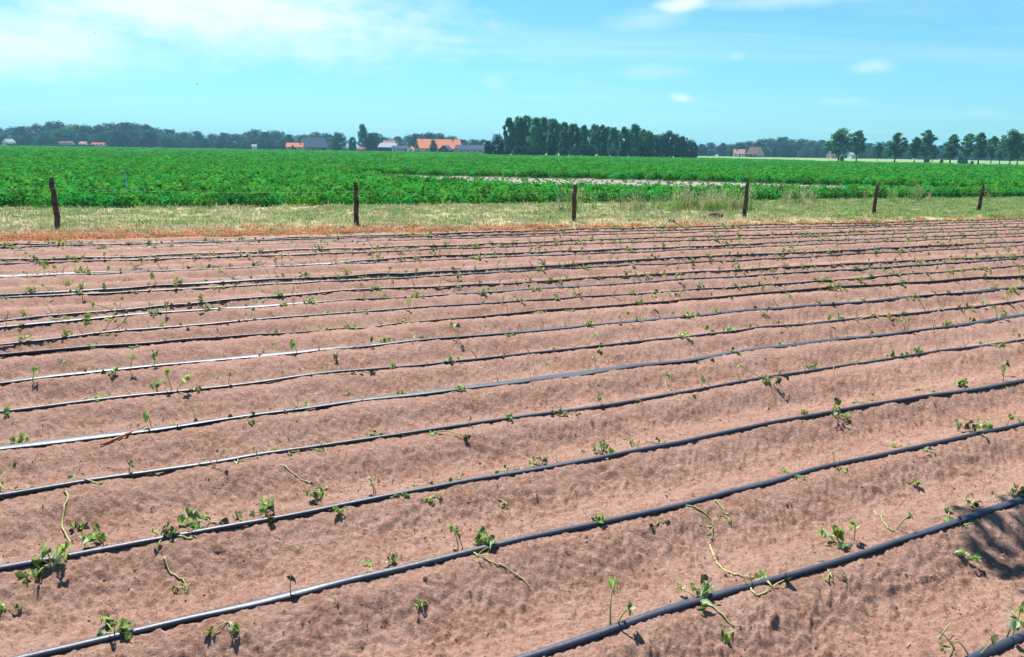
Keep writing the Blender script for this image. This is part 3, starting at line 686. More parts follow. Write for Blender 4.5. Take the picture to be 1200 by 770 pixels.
# seedlings traced from the photograph: (px, py, kind, size, ridge, optional traced stem pixels)
TR = [
 (722, 735, 'upright', 1.35, 1), (818, 702, 'bushy', 1.2, 1), (860, 740, 'limp', 0.8, None, [(832, 710), (846, 722), (860, 736)]), (905, 690, 'limp', 1.1, 1, [(892, 680), (880, 688), (886, 698), (903, 694)]),
 (972, 672, 'limp', 0.7, 1), (985, 638, 'bushy', 1.5, 1), (1000, 632, 'upright', 1.0, 1), (1050, 622, 'upright', 0.9, 1, [(1024, 597), (1032, 607), (1040, 619), (1048, 624)]), (1132, 655, 'bushy', 1.0, None),
 (1112, 606, 'limp', 1.0, 1), (1135, 590, 'bushy', 0.8, 1), (1137, 614, 'limp', 0.7, 1), (1165, 583, 'limp', 0.7, 1), (1195, 580, 'bushy', 0.9, 1),
 (1060, 752, 'bare', 1.2, None), (1090, 750, 'bare', 1.2, None), (1138, 764, 'bare', 1.5, 0), (1186, 748, 'upright', 1.2, 0), (1118, 758, 'limp', 0.6, None), (885, 690, 'bare', 0.8, 1, [(832, 640), (838, 654), (850, 668), (866, 676), (884, 678)]),
 (135, 743, 'bushy', 1.2, 2), (268, 730, 'limp', 1.0, 2), (343, 700, 'upright', 0.8, 2), (436, 665, 'limp', 0.8, 2), (462, 660, 'bushy', 0.7, 2), (541, 642, 'upright', 0.8, 2), (566, 637, 'bushy', 1.1, 2),
 (556, 652, 'bare', 0.8, 2, [(552, 648), (575, 660), (598, 670), (612, 680), (621, 691)]), (706, 612, 'bushy', 0.8, 2), (772, 612, 'limp', 0.9, 2), (836, 618, 'limp', 0.9, 2, [(800, 593), (818, 598), (832, 608), (836, 616)]),
 (853, 606, 'limp', 0.6, 2, [(838, 588), (846, 597), (853, 604)]), (931, 556, 'limp', 0.9, 2), (988, 547, 'limp', 0.8, 2), (980, 545, 'bare', 0.9, 2), (1058, 522, 'limp', 1.0, 2), (1096, 532, 'limp', 0.9, 2), (1140, 508, 'bushy', 1.5, 2), (1160, 503, 'bushy', 1.0, 2),
 (1070, 567, 'bushy', 0.7, None), (8, 715, 'bushy', 0.7, None), (492, 710, 'bushy', 0.6, None), (592, 590, 'limp', 0.6, None), (220, 686, 'limp', 0.6, None, [(193, 658), (200, 672), (212, 680), (219, 685)]),
 (60, 664, 'bushy', 1.55, 3), (50, 667, 'limp', 1.0, 3), (120, 636, 'bushy', 1.2, 3, [(74, 577), (80, 582), (75, 600), (73, 618), (82, 630), (98, 633), (114, 628)]), (90, 620, 'bushy', 0.9, None), (190, 632, 'bushy', 1.0, 3, [(226, 631), (212, 630), (198, 629)]), (230, 616, 'bushy', 1.3, 3),
 (246, 613, 'limp', 1.1, 3), (278, 607, 'bushy', 0.6, 3), (312, 603, 'bushy', 1.25, 3), (372, 585, 'bushy', 1.1, 3, [(330, 545), (340, 552), (352, 562), (366, 568)]), (385, 572, 'limp', 0.8, None), (398, 602, 'bushy', 0.9, 3), (440, 577, 'upright', 0.7, 3),
 (468, 577, 'limp', 0.9, 3), (494, 568, 'limp', 0.6, 3), (505, 582, 'limp', 0.7, 3), (538, 560, 'limp', 0.6, 3), (592, 553, 'limp', 0.9, 3), (632, 545, 'bushy', 0.9, 3), (655, 540, 'bare', 0.7, 3), (690, 528, 'limp', 0.7, 3), (706, 530, 'bushy', 1.1, 3),
 (745, 521, 'limp', 0.7, 3), (771, 520, 'limp', 0.9, 3), (905, 452, 'bushy', 1.3, 4), (946, 487, 'bushy', 0.9, 3), (980, 490, 'bushy', 1.2, 3), (977, 480, 'upright', 1.0, 3), (1013, 472, 'limp', 0.9, 3), (1031, 463, 'limp', 0.8, None), (1082, 456, 'limp', 1.0, 3), (1130, 452, 'bushy', 1.1, 3),
 (1176, 440, 'upright', 1.0, 3), (148, 556, 'upright', 0.9, 4), (275, 534, 'bare', 0.8, 4), (338, 530, 'limp', 0.8, 4), (165, 497, 'bare', 1.0, 5, ), (228, 488, 'upright', 0.8, 5), (184, 458, 'bushy', 1.2, 6), (135, 440, 'bushy', 1.0, 7), (155, 436, 'upright', 1.1, 7),
 (495, 398, 'bushy', 1.2, 7), (536, 395, 'bare', 1.3, 7), (536, 398, 'upright', 1.3, 7), (630, 385, 'bare', 1.3, 7), (1002, 425, 'bushy', 0.8, None), (600, 492, 'bushy', 0.8, 4), (690, 430, 'limp', 0.9, 5), (860, 385, 'limp', 0.8, 6),
]
taken = []
rs = random.Random(5)
for row in TR:
    px, py, kind, size, n_ = row[:5]; arc = [px_w(*p) for p in row[5]] if len(row) > 5 and row[5] else None
    x, y = px_w(px, py); seedling(x, y, kind, size, n_, rs, arc); taken.append((x, y))
# the rest of the rows: the nearest ones singly, the others as one mass
cand = []
TRX = np.array(taken)
for n_ in range(0, 21):
    u = -6.0 + rs.uniform(0, 0.3)
    while u < 45:
        u += max(0.09, rs.gauss(0.23, 0.09))
        if n_ in (1, 2) and -1 < u < 5.2: continue
        if n_ == 3 and u < 6.0: continue
        w_ = float(tube_w(n_, u)) + rs.choice((-1, 1, 1)) * rs.uniform(0.015, 0.06)
        if rs.random() < 0.06: w_ += rs.uniform(-0.25, 0.25)
        x, y = to_xy(u, w_); d = math.hypot(x, y)
        if abs(x) > 0.8 * y + 0.6 or d < 1.6 or y < 0.5: continue
        if np.min(np.hypot(TRX[:, 0] - x, TRX[:, 1] - y)) < 0.14: continue
        cand.append((d, x, y, n_))
cand.sort()
def pick():
    r_ = rs.random(); return 'bushy' if r_ < 0.25 else 'limp' if r_ < 0.47 else 'upright' if r_ < 0.65 else 'sprawling' if r_ < 0.77 else 'bare'
N_SINGLE = 300 - len(TR)
for d, x, y, n_ in cand[:N_SINGLE]:
    kind = pick()
    if d < 4.6: seedling(x, y, kind, rs.uniform(0.7, 1.2), n_, rs); continue
    o = link('seedling', rs.choice(VAR_ME[kind]), None, (x, y, seat(x, y)), (0, 0, rs.uniform(0, 6.28)), rs.uniform(0.75, 1.35)); seed_tag(o, kind, n_)
rest = cand[N_SINGLE:]
xs = np.array([c[1] for c in rest]); ys = np.array([c[2] for c in rest]); zs_ = soil_z(xs, ys)
V = []; F3 = []; mi = []; base = 0
for i in range(len(rest)):
    k = pick(); v, f, m_, mats = rs.choice(VAR[k]); a = rs.uniform(0, 6.28); s = rs.uniform(0.8, 1.5); ca, sa = math.cos(a) * s, math.sin(a) * s
    A = np.array(v); B = np.stack([A[:, 0] * ca - A[:, 1] * sa + xs[i], A[:, 0] * sa + A[:, 1] * ca + ys[i], A[:, 2] * s + zs_[i]], 1)
    V.append(B); F3 += [[j + base for j in q] for q in f]; mi += m_; base += len(A)
o = link('distant_seedlings', mesh_np('distant_seedlings', np.concatenate(V), F3, mats, False, mi))
tag(o, 'small wilted seedlings along the ridges nearest the fence', 'seedlings', kind='stuff')
print('seedlings', len(TR), len(cand), len(rest))

# dry reddish root lying across the soil
m = MB(); P = [px_w(*p) for p in ((118, 523), (128, 519), (138, 516), (148, 512), (160, 506), (170, 499))]
m.tube([(x, y, seat(x, y) + 0.012) for x, y in P], [0.004, 0.010, 0.009, 0.008, 0.006, 0.004], 6)
tag(m.build('dry_root', M['root'], None, True), 'reddish dry root lying below a flattened drip tube', 'root')

# clods at the field edge
def clod(px, py, s, label):
    r = np.random.default_rng(int(px)); g = on_ground(px, py, -0.05); m = MB()
    V = []; F = []; a, b = 7, 12
    for i in range(a):
        t = math.pi * i / (a - 1)
        for j in range(b):
            q = 2 * math.pi * j / b; k = s * (1 + 0.35 * r.uniform(-1, 1) * math.sin(t))
            V.append((k * 1.3 * math.sin(t) * math.cos(q), k * math.sin(t) * math.sin(q), 0.7 * k * math.cos(t) + s * 0.3))
    for i in range(a - 1):
        for j in range(b): F.append([i * b + j, (i + 1) * b + j, (i + 1) * b + (j + 1) % b, i * b + (j + 1) % b])
    o = link('earth_clod', mesh_np('earth_clod', V, F, M['clod']), None, (g.x, g.y, -0.05)); tag(o, label, 'clod')
clod(838, 256, 0.16, 'large dark clod of earth beside the fourth fence post')
clod(787, 261, 0.09, 'small dark clod of earth at the edge of the ridges')

# ------------------------------------------------------------------ the wire fence
POSTS = [(-15.6, 14.9, 1.1, 0.02), (-9.7, 16.4, 1.13, -0.02), (-3.68, 18.1, 1.05, 0.0), (1.55, 20.06, 1.0, 0.01), (6.51, 21.93, 1.05, 0.03), (11.26, 24.28, 0.97, 0.02), (15.64, 26.15, 0.92, 0.03), (20.2, 28.2, 0.98, 0.0), (25.0, 30.3, 1.0, -0.02)]
fence = empty('wire_fence', (-9.7, 16.4, -0.08)); FO = Vector((-9.7, 16.4, -0.08))
tag(fence, 'old wire fence on weathered brown wooden posts between ridges and crop', 'fence')
tops = []
for i, (x, y, h, ln) in enumerate(POSTS):
    r = random.Random(i); p0 = Vector((x, y, -0.25)) - FO; m = MB(); ps = []; rr = []
    for k in range(9):
        f = k / 8; ps.append(p0 + Vector((ln * f * 1.2 + r.gauss(0, 0.007), r.gauss(0, 0.007), f * (h + 0.17)))); rr.append(0.062 * (1 - 0.12 * f) * r.uniform(0.9, 1.08) * (0.8 if k == 8 else 1))
    m.tube(ps, rr, 9); post = m.build('post', M['post'], fence)
    tops.append((ps, x, y))
    for f in (0.45, 0.82):                                     # insulator / staple stubs holding the wires
        q = p0 + Vector((ln * f * 1.2, 0, f * (h + 0.17))); s = MB(); s.tube([q + Vector((0, -0.05, 0)), q + Vector((0.01, -0.10, 0.012))], [0.016, 0.012], 6); s.build('staple', M['tar'], post)
for f in (0.45, 0.82):
    P = []
    for i in range(len(POSTS)):
        x, y, h, ln = POSTS[i]; a = Vector((x + ln * f * 1.2, y - 0.105, -0.25 + f * (h + 0.17) + 0.012)) - FO; P.append(a)
        if i < len(POSTS) - 1:
            x2, y2, h2, l2 = POSTS[i + 1]; b = Vector((x2 + l2 * f * 1.2, y2 - 0.105, -0.25 + f * (h2 + 0.17) + 0.012)) - FO
            for k in (0.25, 0.5, 0.75): P.append(a.lerp(b, k) - Vector((0, 0, 0.05 * 4 * k * (1 - k))))
    m = MB(); m.tube(P, 0.0022, 5); m.build('wire', M['wire'], fence)
# pale stake in the crop
g = at_dist(143, 25.5, -0.12); m = MB()
m.tube([(0, 0, 0), (0.01, 0, 0.45), (0.02, 0, 0.78), (0.028, 0, 0.98)], [0.05, 0.05, 0.04, 0.008], 4, True, 0.5)
tag(m.build('stake', M['stake'], None, loc=g), 'pale blue-grey pointed stake standing in the potato crop', 'stake')

# ------------------------------------------------------------------ trees
def crown_mesh(name, blobs, nleaf, size, mat, seed, hollow=0.55):
    r = np.random.default_rng(seed); vol = np.array([b[3] * b[4] * b[5] for b in blobs]) ** 0.75; cnt = np.maximum((nleaf * vol / vol.sum()).astype(int), 8); Vs = []; Fs = []; base = 0
    for (cx, cy, cz, rx, ry, rz), n in zip(blobs, cnt):
        d = r.normal(size=(n, 3)); d /= np.linalg.norm(d, axis=1, keepdims=True)
        lump = 1 + 0.16 * np.sin(4 * d[:, 0] + cx * 3 + seed) * np.sin(5 * d[:, 2] + cy) + 0.10 * r.normal(size=n)
        rad = (hollow + (1 - hollow) * r.uniform(0, 1, n) ** 0.5) * lump
        c = np.array([cx, cy, cz]) + d * rad[:, None] * np.array([rx, ry, rz])
        nrm = d + r.normal(0, 0.6, (n, 3)); nrm[:, 2] += 0.9; nrm /= np.linalg.norm(nrm, axis=1, keepdims=True)
        V, F = leaf_faces(c, nrm, r.uniform(0.6, 1.35, n) * size, r); Vs.append(V); Fs.append(F + base); base += len(V)
    return mesh_np(name, np.concatenate(Vs), np.concatenate(Fs), mat)
def trunk_mesh(h, rad, limbs, seed, top=0.75):
    r = random.Random(seed); m = MB(); n = 6
    P = [Vector((0.02 * h * math.sin(i * 1.3 + seed) * i / n, 0.02 * h * math.cos(i * 1.7 + seed) * i / n, -0.15 + (h * top + 0.15) * i / n)) for i in range(n + 1)]
    m.tube(P, [rad * (1.25 if i == 0 else 1 - 0.8 * i / n) for i in range(n + 1)], 7)
    for i in range(limbs):
        k = r.randint(2, n - 1); a = r.uniform(0, 6.28); l = h * r.uniform(0.16, 0.3); p = P[k]
        e = p + Vector((math.cos(a) * l * 0.8, math.sin(a) * l * 0.8, l * 0.7)); mid = p.lerp(e, 0.5) + Vector((0, 0, -0.06 * l))
        q = rad * (1 - 0.8 * k / n) * 0.55; m.tube([p, mid, e], [q, q * 0.7, q * 0.25], 5)
    return m.mesh('trunk', M['bark'], True)
def blobs_round(seed, h, wd, base, n):
    r = random.Random(seed); out = []
    for i in range(n):
        f = (i + 0.5) / n; prof = math.sqrt(max(0.0, 1 - (max(0.0, f - 0.35) / 0.65) ** 2)) * (0.82 + 0.18 * min(1, f / 0.35))
        s = wd * r.uniform(0.13, 0.25) * (1.1 - 0.35 * f); a = r.uniform(-0.6, 0.6) + i * 2.4
        q = max(0.0, wd * 0.5 * prof * r.uniform(0.55, 1.0) - s * 0.6); z = base + (h - base) * f
        out.append((q * math.cos(a), q * math.sin(a), max(base * 0.5 + s * 0.4, min(z, h - s * 0.8)), s, s, s * r.uniform(0.75, 1.0)))
    out.append((0, 0, base + (h - base) * 0.42, wd * 0.34, wd * 0.34, (h - base) * 0.44)); return out
class Kind:
    def __init__(s, crown, trunk): s.crown = crown; s.trunk = trunk
H0 = 10.0
ROUND = [Kind(crown_mesh('crown', blobs_round(s, H0, wd, 0.2, 22), 3000, 0.38, M['tree_a'], s), trunk_mesh(H0, 0.30, 7, s)) for s, wd in ((1, 9.0), (2, 10.5), (3, 8.0), (4, 11.5))]
LIGHT = [Kind(crown_mesh('crown', blobs_round(s, H0, wd, 0.4, 20), 2600, 0.38, M['tree_l'], s), trunk_mesh(H0, 0.28, 7, s)) for s, wd in ((5, 9.5), (6, 8.5))]
def blobs_poplar(seed, h, wd, base):
    r = random.Random(seed); out = []; n = 20
    for i in range(n):
        f = (i + 0.5) / n; z = base + (h - base) * f; prof = min(1.0, 0.55 + 1.2 * f) * math.sqrt(max(0.02, 1 - max(0.0, (f - 0.45) / 0.55) ** 2.2)); a = i * 2.4 + r.uniform(-0.5, 0.5)
        s = wd * r.uniform(0.11, 0.2); q = max(0.0, wd * 0.5 * prof * r.uniform(0.5, 1.0) - s * 0.5); out.append((q * math.cos(a), q * math.sin(a), min(z, h - s), s, s, s * 1.3))
    return out
POPLAR = [Kind(crown_mesh('crown', blobs_poplar(s, H0, wd, 0.9), 3400, 0.27, M['tree_p'], s, 0.35), trunk_mesh(H0, 0.16, 8, s, 0.9)) for s, wd in ((11, 4.2), (12, 5.0), (13, 4.6), (14, 5.6))]
def blobs_avenue(seed, h, wd, base):
    r = random.Random(seed); out = []; n = 24
    for i in range(n):
        f = (i + 0.5) / n; prof = math.sin(math.pi * min(0.97, 0.10 + 0.86 * f ** 0.85)) ** 0.75; a = i * 2.4 + r.uniform(-0.8, 0.8)
        s = wd * r.uniform(0.09, 0.17); q = max(0.0, wd * 0.5 * prof * r.uniform(0.35, 1.1) - s * 0.4); out.append((q * math.cos(a), q * math.sin(a), base + (h - base - s) * f + s * 0.3, s, s, s * 0.85))
    out.append((0, 0, base + (h - base) * 0.48, wd * 0.22, wd * 0.22, (h - base) * 0.34)); return out
AVENUE = [Kind(crown_mesh('crown', blobs_avenue(s, H0, wd, 2.0), 3000, 0.24, M['tree_r'], s, 0.3), trunk_mesh(H0, 0.17, 9, s, 0.8)) for s, wd in ((21, 6.4), (22, 5.2), (23, 7.4), (24, 4.6), (25, 5.8))]
tr = random.Random(3)
def tree(name, kind, px, dist, h, wscale, label, group=None, cat='tree'):
    p = at_dist(px, dist, -0.22); t = empty(name, p, tr.uniform(0, 6.28)); s = h / H0
    link('trunk', kind.trunk, t, None, None, (s * wscale, s * wscale, s)); link('crown', kind.crown, t, None, None, (s * wscale, s * wscale, s))
    tag(t, label, cat, group); return t
def hgt(px, ytop, dist): return CAMH + 0.22 + (horizon(px) - ytop) * dist / (FPX * 1.02)
# far tree line on the left, behind the farms and on the right: (column, top row of the silhouette)
LEFT = [(-40, 151), (-20, 150), (0, 151), (15, 151), (27, 149.5), (45, 147), (60, 146), (70, 144.6), (88, 147), (104, 148.2), (118, 148.2), (133, 146.3), (148, 145.2), (160, 146.6), (172, 148), (186, 152), (200, 153), (216, 156), (232, 155.2), (249, 158.5),
        (264, 157), (278, 158), (290, 156), (300, 153.5), (312, 156), (325, 154.5)]
LBL_L = 'dark rounded tree in the far wood on the left side, behind the potato crop'
LBL_L = 'dark rounded tree in the far wood with the wind turbines behind'
for i, (px, yt) in enumerate(LEFT):
    d = 690 + tr.uniform(-25, 25); k = LIGHT[i % 2] if i in (5, 8, 22) else ROUND[i % 4]
    lab = 'paler green rounded tree in the far wood with the wind turbines behind' if i in (5, 8, 22) else LBL_L
    tree('broadleaf_tree', k, px, d, hgt(px, yt - 1, d), 1.3, lab, 'pale trees of the far turbine wood' if i in (5, 8, 22) else 'trees of the far turbine wood')
    d2 = 640 + tr.uniform(-15, 15)
    if 58 < px < 130: d2 = 650
    tree('broadleaf_tree', ROUND[(i + 2) % 4], px + tr.uniform(5, 11), d2, hgt(px, yt + tr.uniform(5, 9), d2), 1.5, 'lower dark tree at the front of the far turbine wood', 'front trees of the far turbine wood')
MID = [(340, 158), (356, 158), (370, 155), (384, 157), (440, 156), (452, 161), (466, 160), (480, 159), (490, 157), (503, 156), (515, 157), (528, 160), (542, 163.5), (556, 163.5), (566, 164)]
for i, (px, yt) in enumerate(MID):
    d = 640 + tr.uniform(-20, 20); lt = i in (2, 6)
    tree('broadleaf_tree', LIGHT[i % 2] if lt else ROUND[i % 4], px, d, hgt(px, yt, d), 1.4, 'pale green tree rising behind the farm roofs' if lt else 'dark rounded tree rising behind the farm roofs', 'pale trees behind the farms' if lt else 'dark trees behind the farms')
tree('broadleaf_tree', ROUND[1], 397, 520, hgt(397, 155.5, 520), 1.0, 'broad dark tree between the slate barn and the tall poplar')
tree('tall_poplar', POPLAR[3], 425.5, 530, hgt(425, 147, 530), 0.95, 'tall poplar standing above the trees between the two farms')
tree('broadleaf_tree', ROUND[0], 435, 530, hgt(435, 156.5, 530), 0.9, 'dark tree crowded against the tall poplar between the farms')
tree('broadleaf_tree', ROUND[2], 413, 560, hgt(413, 161, 560), 0.9, 'low dark tree between the broad tree and the tall poplar')
tree('round_tree', ROUND[3], 508, 462, hgt(508, 164, 462), 0.62, 'small dark tree in front of the orange farmhouse roof')
tree('round_tree', ROUND[2], 343, 530, hgt(343, 170, 530), 0.8, 'small bush-like tree in front of the small orange house')
for px, yt in ((572, 165), (583, 158), (590, 164)):
    tree('broadleaf_tree', ROUND[int(px) % 4], px, 312, hgt(px, yt, 312), 0.85, 'dark low tree at the end of the poplar wood by the slate shed', 'low trees at the end of the poplar wood')
WOOD = [(597, 140), (606, 138), (616, 137.2), (627, 139), (637, 139.3), (648, 141.5), (660, 144.5), (672, 146.5), (684, 147.5), (695, 146.5), (706, 148), (718, 150), (730, 149.5), (742, 147.5), (753, 152), (761, 156)]
for i, (px, yt) in enumerate(WOOD):
    d = 305 + tr.uniform(-7, 9)
    tree('poplar_tree', POPLAR[i % 4], px + tr.uniform(-1.5, 1.5), d, hgt(px, yt + tr.uniform(-0.5, 1.0), d), 1.0, 'grey-green poplar in the front row of the dense wood beyond the bare strip', 'front poplars of the dense wood')
    d = 322 + tr.uniform(0, 12)
    tree('poplar_tree', POPLAR[(i + 1) % 4], px + 5.5, d, hgt(px, yt + tr.uniform(2, 6), d), 0.95, 'grey-green poplar filling the back row of the dense wood', 'back poplars of the dense wood')
    d = 299 + tr.uniform(-3, 3)
    tree('undergrowth_shrub', ROUND[i % 4], px + tr.uniform(-3, 3), d, hgt(px, 172 + tr.uniform(-4, 3), d), 1.0, 'dark shrub at the foot of the dense poplar wood', 'shrubs at the foot of the poplar wood', 'shrub')
for i, (px, yt) in enumerate(((766, 160), (775, 157), (783, 154.5), (791, 158), (799, 160), (807, 164), (813, 167))):
    tree('broadleaf_tree', ROUND[i % 4] if i != 2 else POPLAR[1], px, 320, hgt(px, yt, 320), 0.75 if i != 2 else 1.1, 'dark tree at the lower end of the poplar wood near the brown barn', 'trees at the lower end of the poplar wood')
RIGHT = [(822, 169), (832, 167.5), (846, 168), (856, 169), (866, 167), (876, 166), (890, 164), (903, 162.5), (915, 161), (926, 164), (938, 163.5), (950, 164.5), (962, 164.5), (975, 166), (990, 167), (1004, 166), (1018, 168), (1032, 167), (1046, 168), (1060, 168.5), (1075, 169), (1090, 169.5),
         (1105, 170), (1120, 170), (1135, 170.5), (1150, 171), (1165, 171), (1180, 171), (1196, 171), (1212, 171), (1230, 171), (1250, 172)]
for i, (px, yt) in enumerate(RIGHT):
    d = 640 + tr.uniform(-20, 20)
    tree('broadleaf_tree', ROUND[(i * 3) % 4], px, d, hgt(px, yt, d), 1.25, 'bluish dark tree in the far wood behind the avenue trees', 'trees of the far wood behind the avenue')
    if i > 5:
        tree('broadleaf_tree', ROUND[(i * 3 + 1) % 4], px + 6, d - 30, hgt(px, yt + tr.uniform(4, 8), d - 30), 1.1, 'lower bluish tree at the front of the far wood behind the avenue', 'front trees of the far wood behind the avenue')
AV = [(983, 151, 188.8, 2, 1.15, 'broadest avenue tree, at the end of the row by the poplar wood'), (1004, 153, 189, 1, 1.0, 'slender avenue tree next to the broadest one'), (1029, 168, 189, 0, 0.8, 'smallest avenue tree, standing alone with low rounded crown'),
      (1049, 156, 190, 4, 1.25, 'avenue tree with flat-sided wide crown after the smallest one'), (1072, 161, 190, 0, 1.0, 'low avenue tree leaning against a taller slender one'), (1084, 153, 190, 3, 1.15, 'tall slender avenue tree in the middle of the row'),
      (1093, 170, 190, 0, 1.0, 'little avenue tree right behind the tall slender one'), (1114, 158, 191.5, 4, 1.2, 'avenue tree with pointed crown above two small shrubs'), (1133, 157, 191, 1, 1.1, 'avenue tree with crown merging into its taller neighbour'), (1147, 156, 192, 4, 1.1, 'dense avenue tree with merging crown past the shrubs'),
      (1162, 160, 191.5, 0, 0.9, 'thin avenue tree with small crown before the last ones'), (1172, 163, 192, 3, 0.95, 'short narrow avenue tree before the last tall one'), (1184, 152.5, 193.5, 2, 0.9, 'tall full avenue tree near the end of the row'), (1193, 157, 193, 1, 0.95, 'avenue tree half behind the last tall full one'), (1216, 155, 193, 2, 1.0, 'outermost wide avenue tree at the far end of the row')]
for px, yt, yb, k, ws, lab in AV:
    d = (CAMH + 0.22) * FPX * 1.02 / (yb - horizon(px)); tree('avenue_tree', AVENUE[k], px, d, hgt(px, yt, d), ws * 1.18, lab, 'avenue trees beyond the crop')
for px, yb, h, lab in ((987, 188.5, 1.6, 'small shrub at the foot of the broadest avenue tree'), (1087, 190, 1.8, 'dark shrub beneath the tall slender avenue tree'), (1104, 191, 1.4, 'low shrub between two avenue trees'), (1126, 191.5, 2.2, 'rounded shrub under the avenue tree with pointed crown'), (1131, 192, 1.9, 'twin shrub beside the rounded one under the avenue'), (1140, 192.5, 1.1, 'smallest shrub at the edge of the crop')):
    d = (CAMH + 0.22) * FPX * 1.02 / (yb - horizon(px)); tree('shrub', ROUND[int(px) % 4], px, d, h, 1.1, lab, None, 'shrub')

# tree standing outside the frame whose overhanging branch shades the nearest ridge
def shade_tree():
    base = Vector((7.2, 4.4, -0.12)); t = empty('broadleaf_tree', base); m = MB()
    m.tube([(0, 0, -0.2), (0.05, 0.02, 1.2), (-0.1, 0.1, 2.6), (0.0, 0.15, 4.2), (0.1, 0.1, 5.6)], [0.2, 0.16, 0.13, 0.09, 0.03], 9)
    tip = on_ground(1178, 640, 0.0) + SUN_DIR * (4.3 / SUN_DIR.z) - base
    a = Vector((-0.1, 0.1, 2.7)); m.tube([a, a.lerp(tip, 0.4) + Vector((0, 0, 0.3)), a.lerp(tip, 0.75) + Vector((0, 0, 0.15)), tip], [0.09, 0.06, 0.04, 0.01], 7)
    for q in ((1.6, 0.6, 4.6), (0.4, 1.5, 4.9), (1.2, -1.2, 4.4)): m.tube([(0, 0.12, 3.2), (q[0] * 0.5, q[1] * 0.5, 3.9), q], [0.08, 0.05, 0.015], 6)
    m.build('trunk', M['bark'], t, True)
    bl = [(0.3, 0.2, 5.2, 1.7, 1.7, 1.3), (1.5, 0.5, 4.6, 1.1, 1.1, 0.8), (0.4, 1.4, 4.8, 1.0, 1.0, 0.8), (1.1, -1.1, 4.3, 1.0, 1.0, 0.7)]
    bl += [(tip.x + dx, tip.y + dy, tip.z + dz, r_, r_, r_ * 0.7) for dx, dy, dz, r_ in ((0.0, 0.0, 0, 0.17), (0.10, -0.32, 0.05, 0.2), (0.05, 0.28, 0.0, 0.13), (0.35, 0.05, 0.0, 0.28), (0.62, -0.2, -0.02, 0.34), (0.5, 0.3, 0.0, 0.26), (0.95, 0.0, 0.0, 0.36), (0.45, -0.45, 0, 0.26))]
    link('crown', crown_mesh('crown', bl, 9000, 0.07, M['tree_r'], 77, 0.2), t)
    tag(t, 'young broadleaf tree whose branch shades the ridge farthest from the fence', 'tree')
shade_tree()

# ------------------------------------------------------------------ farms
def house(name, px, dist, length, depth, eave, ridge, rot, wallm, roofm, label, windows=(), doors=(), chimney=None, hip=0.0, gablem=None, over=0.4, cat='house'):
    """gable house, ridge along local X; windows/doors: (x, width, height, z0, face) on the long front (-Y) or on the left gable ('g')"""
    p = at_dist(px, dist, -0.24); t = empty(name, p, rot); l, w2 = length / 2, depth / 2; m = MB()
    m.add([(-l, -w2, 0), (l, -w2, 0), (l, -w2, eave), (-l, -w2, eave)], [[0, 1, 2, 3]]); m.build('wall', wallm, t); m = MB()
    m.add([(l, w2, 0), (-l, w2, 0), (-l, w2, eave), (l, w2, eave)], [[0, 1, 2, 3]]); m.build('wall', wallm, t)
    for s in (-1, 1):
        g_ = MB(); x = s * l
        g_.add([(x, -w2, 0), (x, w2, 0), (x, w2, eave), (x, 0, ridge - 0.05 - (0.0 if not hip else (ridge - eave) * 0.35)), (x, -w2, eave)], [[0, 1, 2, 3, 4]]); g_.build('gable_wall', gablem or wallm, t)
    R = MB(); sl_ = (ridge - eave) / w2; lo, wo_ = l + over, w2 + over; ez = eave - over * sl_; th = 0.25; hx = lo - hip
    for s in (-1, 1):
        a = [(-lo, s * wo_, ez), (lo, s * wo_, ez), (hx, 0, ridge), (-hx, 0, ridge)]; b = [(x, y, z + th) for x, y, z in a]
        R.add(a + b, [[0, 1, 2, 3], [4, 5, 6, 7], [0, 1, 5, 4], [1, 2, 6, 5], [2, 3, 7, 6], [3, 0, 4, 7]])
    if hip:
        for s in (-1, 1): R.add([(s * lo, -wo_, ez + th * 0.9), (s * lo, wo_, ez + th * 0.9), (s * hx, 0, ridge + th * 0.9)], [[0, 1, 2]])
    rf = R.build('roof', roofm, t)
    if chimney is not None:
        c_ = MB(); c_.box((chimney, 0, ridge + 0.5), (0.8, 0.8, 1.6)); c_.build('chimney', M['brick'], rf)
    def opening(nm, x, wd, hh, z0, face, mat):
        f_ = MB(); gl = MB()
        if face == 'g':
            f_.box((-l - 0.04, x, z0 + hh / 2), (0.12, wd + 0.24, hh + 0.24)); gl.box((-l - 0.09, x, z0 + hh / 2), (0.1, wd, hh))
        else:
            f_.box((x, -w2 - 0.04, z0 + hh / 2), (wd + 0.24, 0.12, hh + 0.24)); gl.box((x, -w2 - 0.09, z0 + hh / 2), (wd, 0.1, hh))
        a = f_.build(nm, M['frame'], t); gl.build('pane' if nm == 'window' else 'door_leaf', mat, a)
    for (x, wd, hh, z0, face) in windows: opening('window', x, wd, hh, z0, face, M['glass'])
    for (x, wd, hh, face) in doors: opening('door', x, wd, hh, 0.15, face, M['tar'])
    tag(t, label, cat); return t
W = lambda xs, wd=1.0, hh=1.2, z0=1.0, f='f': [(x, wd, hh, z0, f) for x in xs]
# first farm
house('barn', 368, 560, 20, 15, 2.2, 8.6, 0.12, M['brick'], M['slate'], 'large barn with big dark slate roof beside a small orange house', W((-6, -2, 2, 6), 1.2, 0.9), ((8, 2.6, 2.0, 'f'),), None, 3.0, cat='barn')
house('farmhouse', 346, 545, 11, 7, 2.2, 4.7, 0.1, M['pinkbrick'], M['tiles'], 'small house with orange tiled roof beside the slate-roofed barn', W((-3.5, 3), 1.0, 1.0), ((0.6, 1.2, 2.0, 'f'),), 3.5)
